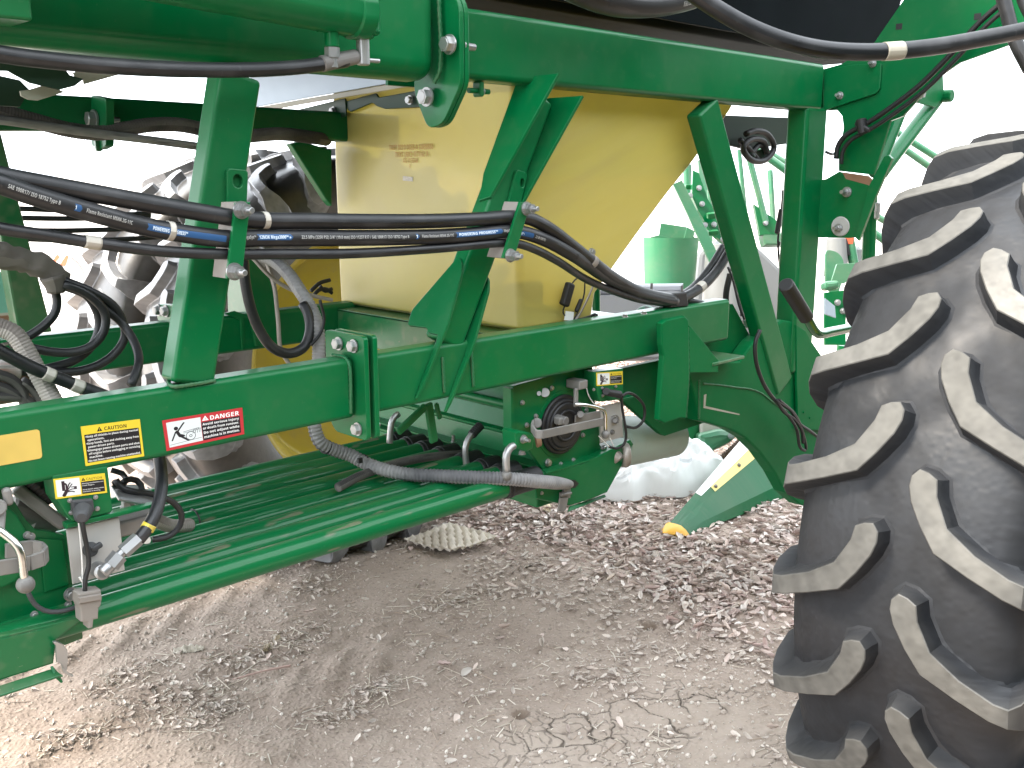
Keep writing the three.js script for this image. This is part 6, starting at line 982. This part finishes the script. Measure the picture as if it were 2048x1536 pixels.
// ================================================================ machines standing behind
let planterT;
{
  const s = 6.3, o = cut(1480, 560, s), t = thing('planter', V(o.x, 0, o.z), 'pale green planter with tubes, shields and white tanks standing in the light behind the struts', 'planter'); planterT = t;
  const tube = (a, b, px, d = s, mat = M.greenPale) => part(t, 'frame_tube', cylG(cut(a[0], a[1], d), cut(b[0], b[1], d), px / 1960 * d, px / 1960 * d, 20), mat);
  tube([1478, 300], [1492, 440], 4.5); tube([1497, 310], [1532, 446], 6.5); tube([1490, 282], [1880, 560], 8, s + 0.3); tube([1520, 296], [1920, 530], 7, s + 0.6); tube([1790, 262], [1900, 332], 7, s + 0.1); tube([1800, 292], [1900, 362], 7, s - 0.1);
  tube([1374, 330], [1378, 400], 9); tube([1420, 380], [1424, 470], 6); tube([1690, 430], [1720, 600], 10);
  part(t, 'brace_bar', plateG(far(s - 0.4, [1346, 368], [1364, 360], [1436, 508], [1424, 532]), 0.03), M.greenPale);
  const br = part(t, 'bracket', plateG(far(s - 0.3, [1386, 340], [1398, 346], [1416, 398], [1430, 420], [1450, 470], [1448, 486], [1432, 474], [1408, 440], [1396, 420], [1384, 392]), 0.06), M.green);
  for (const p of [[1398, 376], [1404, 408], [1380, 391], [1410, 450], [1428, 449], [1446, 479]]) part(br, 'bolt', boltG(cut(p[0], p[1], s - 0.31), FWD.clone().negate(), 0.014), M.zinc);
  part(t, 'clamp', merge([barG(cut(1370, 374, s - 0.2), cut(1388, 374, s - 0.2), 0.05, 0.03), barG(cut(1414, 432, s - 0.35), cut(1432, 430, s - 0.35), 0.05, 0.035), barG(cut(1416, 466, s - 0.35), cut(1436, 464, s - 0.35), 0.05, 0.03)]), M.green);
  const gs = part(t, 'gusset', plateG(far(s, [1508, 408], [1560, 446], [1558, 470], [1520, 470]), 0.05), M.green); part(gs, 'bolt', boltG(cut(1531, 446, s - 0.01), FWD.clone().negate(), 0.014), M.zinc);
  part(t, 'crossbeam', plateG(far(s, [1524, 466], [1600, 464], [1600, 490], [1530, 490]), 0.12, 0.01), M.greenPale);
  part(t, 'frame_post', plateG(far(s + 0.5, [1396, 320], [1410, 320], [1428, 500], [1412, 500]), 0.06), M.greenPale); part(t, 'hopper_side', plateG(roundPts(far(s + 0.6, [1398, 500], [1500, 478], [1566, 540], [1560, 670], [1380, 680]), 0.05), 0.3, 0.03), M.tankGrey2 = S({ color: new THREE.Color(0.15, 0.155, 0.16), roughness: 0.5 }));
  part(t, 'link', merge([barG(cut(1540, 340, s + 0.2), cut(1548, 470, s + 0.2), 0.03, 0.03)]), M.greenPale);
  // curved shield and chute
  const g = new THREE.CylinderGeometry(0.225, 0.205, 0.34, 32, 6, true, -0.789 - 0.95, 1.9), c = cut(1335, 523, s + 0.3); g.translate(c.x, c.y, c.z); part(t, 'shield', boxUV(g), P({ map: paintMap([0.05, 0.24, 0.11], 0.2), roughness: 0.45, clearcoat: 0.4, side: THREE.DoubleSide }));
  part(t, 'chute', merge([plateG(far(s + 0.2, [1322, 446], [1374, 454], [1368, 482], [1318, 470]), 0.02), plateG(far(s + 0.15, [1318, 470], [1368, 482], [1366, 488], [1300, 474]), 0.02), plateG(far(s + 0.1, [1374, 454], [1390, 462], [1384, 492], [1366, 486]), 0.02)]), M.greenPale);
  part(t, 'strut', merge([plateG(far(s + 0.3, [1384, 470], [1394, 478], [1372, 556], [1366, 560]), 0.03), plateG(far(s + 0.3, [1362, 548], [1390, 500], [1392, 512], [1380, 556]), 0.03)]), M.black);
  const tank = (px, y0, y1, r0, r1, d) => { const a = cut(px, y1, d), b = cut(px, y0, d); part(t, 'tank', cylG(a, b, r1 / 1960 * d, r0 / 1960 * d, 36, 0.03), M.tankGrey = M.tankGrey || S({ color: new THREE.Color(0.20, 0.205, 0.20), roughness: 0.45 })); };
  tank(1446, 484, 680, 34, 46, s + 0.1); tank(1672, 470, 560, 20, 24, s); tank(1712, 492, 600, 14, 15, s + 0.1);
  part(t, 'shield', plateG(roundPts(far(s - 0.2, [1652, 498], [1676, 504], [1688, 520], [1686, 560], [1672, 600], [1652, 570]), 0.03), 0.03), M.greenPale);
  part(t, 'shield', plateG(far(s - 0.4, [1674, 528], [1712, 526], [1720, 540], [1690, 566], [1660, 572]), 0.02), M.greenPale);
  const lp = part(t, 'side_plate', plateG(far(s - 0.3, [1650, 585], [1692, 580], [1692, 690], [1650, 690]), 0.03), M.green); for (const p of [[1675, 605], [1686, 622]]) part(lp, 'bolt', boltG(cut(p[0], p[1], s - 0.31), FWD.clone().negate(), 0.016), M.zinc);
  part(t, 'crossbeam', plateG(roundPts(far(s - 0.5, [1650, 562], [1680, 560], [1680, 578], [1650, 580]), 0.02), 0.1, 0.02), M.greenPale);
  part(t, 'flap', plateG(far(s - 0.45, [1650, 596], [1670, 612], [1672, 636], [1650, 628]), 0.02), M.panel);
  part(t, 'latch', merge([barG(cut(1690, 476, s), cut(1696, 512, s), 0.05, 0.06), barG(cut(1700, 480, s), cut(1704, 500, s), 0.03, 0.03)]), M.black);
  part(t, 'reflector', barG(cut(1684, 480, s - 0.02), cut(1706, 482, s - 0.02), 0.03, 0.05), M.orange);
  part(t, 'leg', merge([cylG(cut(1446, 680, s), V(cut(1446, 680, s).x, 0, cut(1446, 680, s).z), 0.05), cylG(cut(1690, 690, s), V(cut(1690, 690, s).x, 0, cut(1690, 690, s).z), 0.05), cylG(cut(1340, 570, s + 0.2), V(cut(1340, 570, s + 0.2).x, 0, cut(1340, 570, s + 0.2).z), 0.04)]), M.green);
}
{
  const s = 6.0, t = planterT;
  part(t, 'case', plateG(far(s, [1186, 586], [1365, 584], [1365, 720], [1186, 720]), 0.4, 0.02), M.greyBox); part(t, 'case_lid', plateG(far(s - 0.01, [1184, 568], [1368, 566], [1366, 586], [1185, 588]), 0.42, 0.02), S({ color: new THREE.Color(0.20, 0.22, 0.26), roughness: 0.4 }));
  part(cart, 'far_post', cylG(onZ(1192, 560, -2.48), onZ(1193, 660, -2.48), 0.016, 0.016, 20), G);
  const f = onZ(1291, 640, -2.35), fg = new THREE.SphereGeometry(0.075, 32, 18, 0, Math.PI * 2, 0, Math.PI / 2); fg.scale(1, 0.9, 0.6); fg.translate(f.x, f.y - 0.01, f.z);
  part(cart, 'fan_guard', boxUV(fg), S({ map: tex(256, (u, v) => { const q = Math.hypot(((u * 24) % 1) - 0.5, ((v * 24 + (Math.floor(u * 24) % 2) * 0.5) % 1) - 0.5); return q < 0.28 ? [0.005, 0.02, 0.012] : [0.02, 0.15, 0.08]; }, true), roughness: 0.5 }), 'green perforated fan guard');
  const map = M.fanMap; if (map) map.repeat.set(4, 4);
}
{ // left background
  const s = 8.5, o = cut(125, 540, s), t = thing('striped_tarp', V(o.x, 0, o.z), 'red and white striped tarp bundle far behind the hose cover', 'tarp');
  part(t, 'cloth', plateG(roundPts(far(s, [104, 520], [118, 508], [134, 512], [146, 530], [160, 560], [176, 700], [100, 720], [96, 560]), 0.05), 0.4, 0.06), M.white);
  for (const p of [[[106, 520], [114, 508], [120, 514], [110, 526]], [[122, 526], [132, 510], [138, 512], [130, 532], [120, 532]]]) part(t, 'stripe', plateG(far(s - 0.005, ...p), 0.004, 0), M.orange);
  part(t, 'stay', sweepG(far(s - 0.05, [142, 516], [158, 530], [170, 556], [178, 600]), 0.012), M.corrTan);
  const z = -2.9, q = onZ(10, 600, z), w = thing('peeling_panel', V(q.x, 0, q.z), 'peeling turquoise panel with rust patches at the left edge', 'panel');
  part(w, 'sheet', plateG(zs(z, [-60, 500], [3, 545], [37, 664], [60, 800], [-300, 860], [-300, 480]), 0.02), S({ map: tex(256, (u, v) => { const k = fbm(u * 7, v * 7, 4, 7); return k > 0.53 ? [0.25, 0.13, 0.08] : k > 0.49 ? [0.5, 0.46, 0.4] : [0.20, 0.50, 0.40]; }, true), roughness: 0.8 }));
  part(w, 'foot', barG(V(q.x - 0.75, 0.9, z - 0.02), V(q.x - 0.75, 0, z - 0.02), 0.05, 0.05), M.rust);
}
// ---------------------------------------------------------------- unseen belt of trees behind the photographer, shaped to keep reflections dark
{
  const pos = [], idx = [], nx = 90, ny = 16; for (let j = 0; j <= ny; j++) for (let i = 0; i <= nx; i++) { const x = lerp(-16, 22, i / nx), y = j / ny * (4.9 + 1.6 * (vn(i * 0.35, 3) - 0.5)); pos.push(x, y, 5.6 + 1.3 * (fbm(x * 0.5, y * 0.6, 3) - 0.5) * 2 - 0.12 * x); } for (let j = 0; j < ny; j++) for (let i = 0; i < nx; i++) { const a = j * (nx + 1) + i, b = a + nx + 1; idx.push(a, a + 1, b, a + 1, b + 1, b); }
  const g = new THREE.BufferGeometry(); g.setAttribute('position', new THREE.Float32BufferAttribute(pos, 3)); g.setIndex(idx); g.computeVertexNormals();
  const lv = [], q = new THREE.Quaternion(), e = new THREE.Euler(), base = leafGeo(0.55, 0.2, 0.3); for (let i = 0; i < 2600; i++) { const x = rr(-16, 22), y = 0.3 + Math.pow(rnd(), 0.8) * 4.8, z = 5.2 - 0.12 * x + 1.3 * (fbm(x * 0.5, y * 0.6, 3) - 0.5) * 2 - rr(-0.2, 0.5), L = rr(0.25, 0.6), c = base.clone(); e.set(rr(-1, 1), rr(0, 6), rr(-1, 1)); q.setFromEuler(e); c.applyMatrix4(new THREE.Matrix4().compose(V(x, y, z), q, V(L, L, L))); lv.push(c); }
  const all = merge([boxUV(g), ...lv.map(c => c.toNonIndexed())]);
  const m = new THREE.Mesh(all, S({ color: new THREE.Color(0.03, 0.055, 0.018), roughness: 0.9, side: THREE.DoubleSide })); m.name = 'tree_belt'; m.castShadow = m.receiveShadow = true; m.userData = { kind: 'stuff', label: 'dark unseen belt of trees behind the photographer' }; scene.add(m);
}
renderer.render(scene, camera);
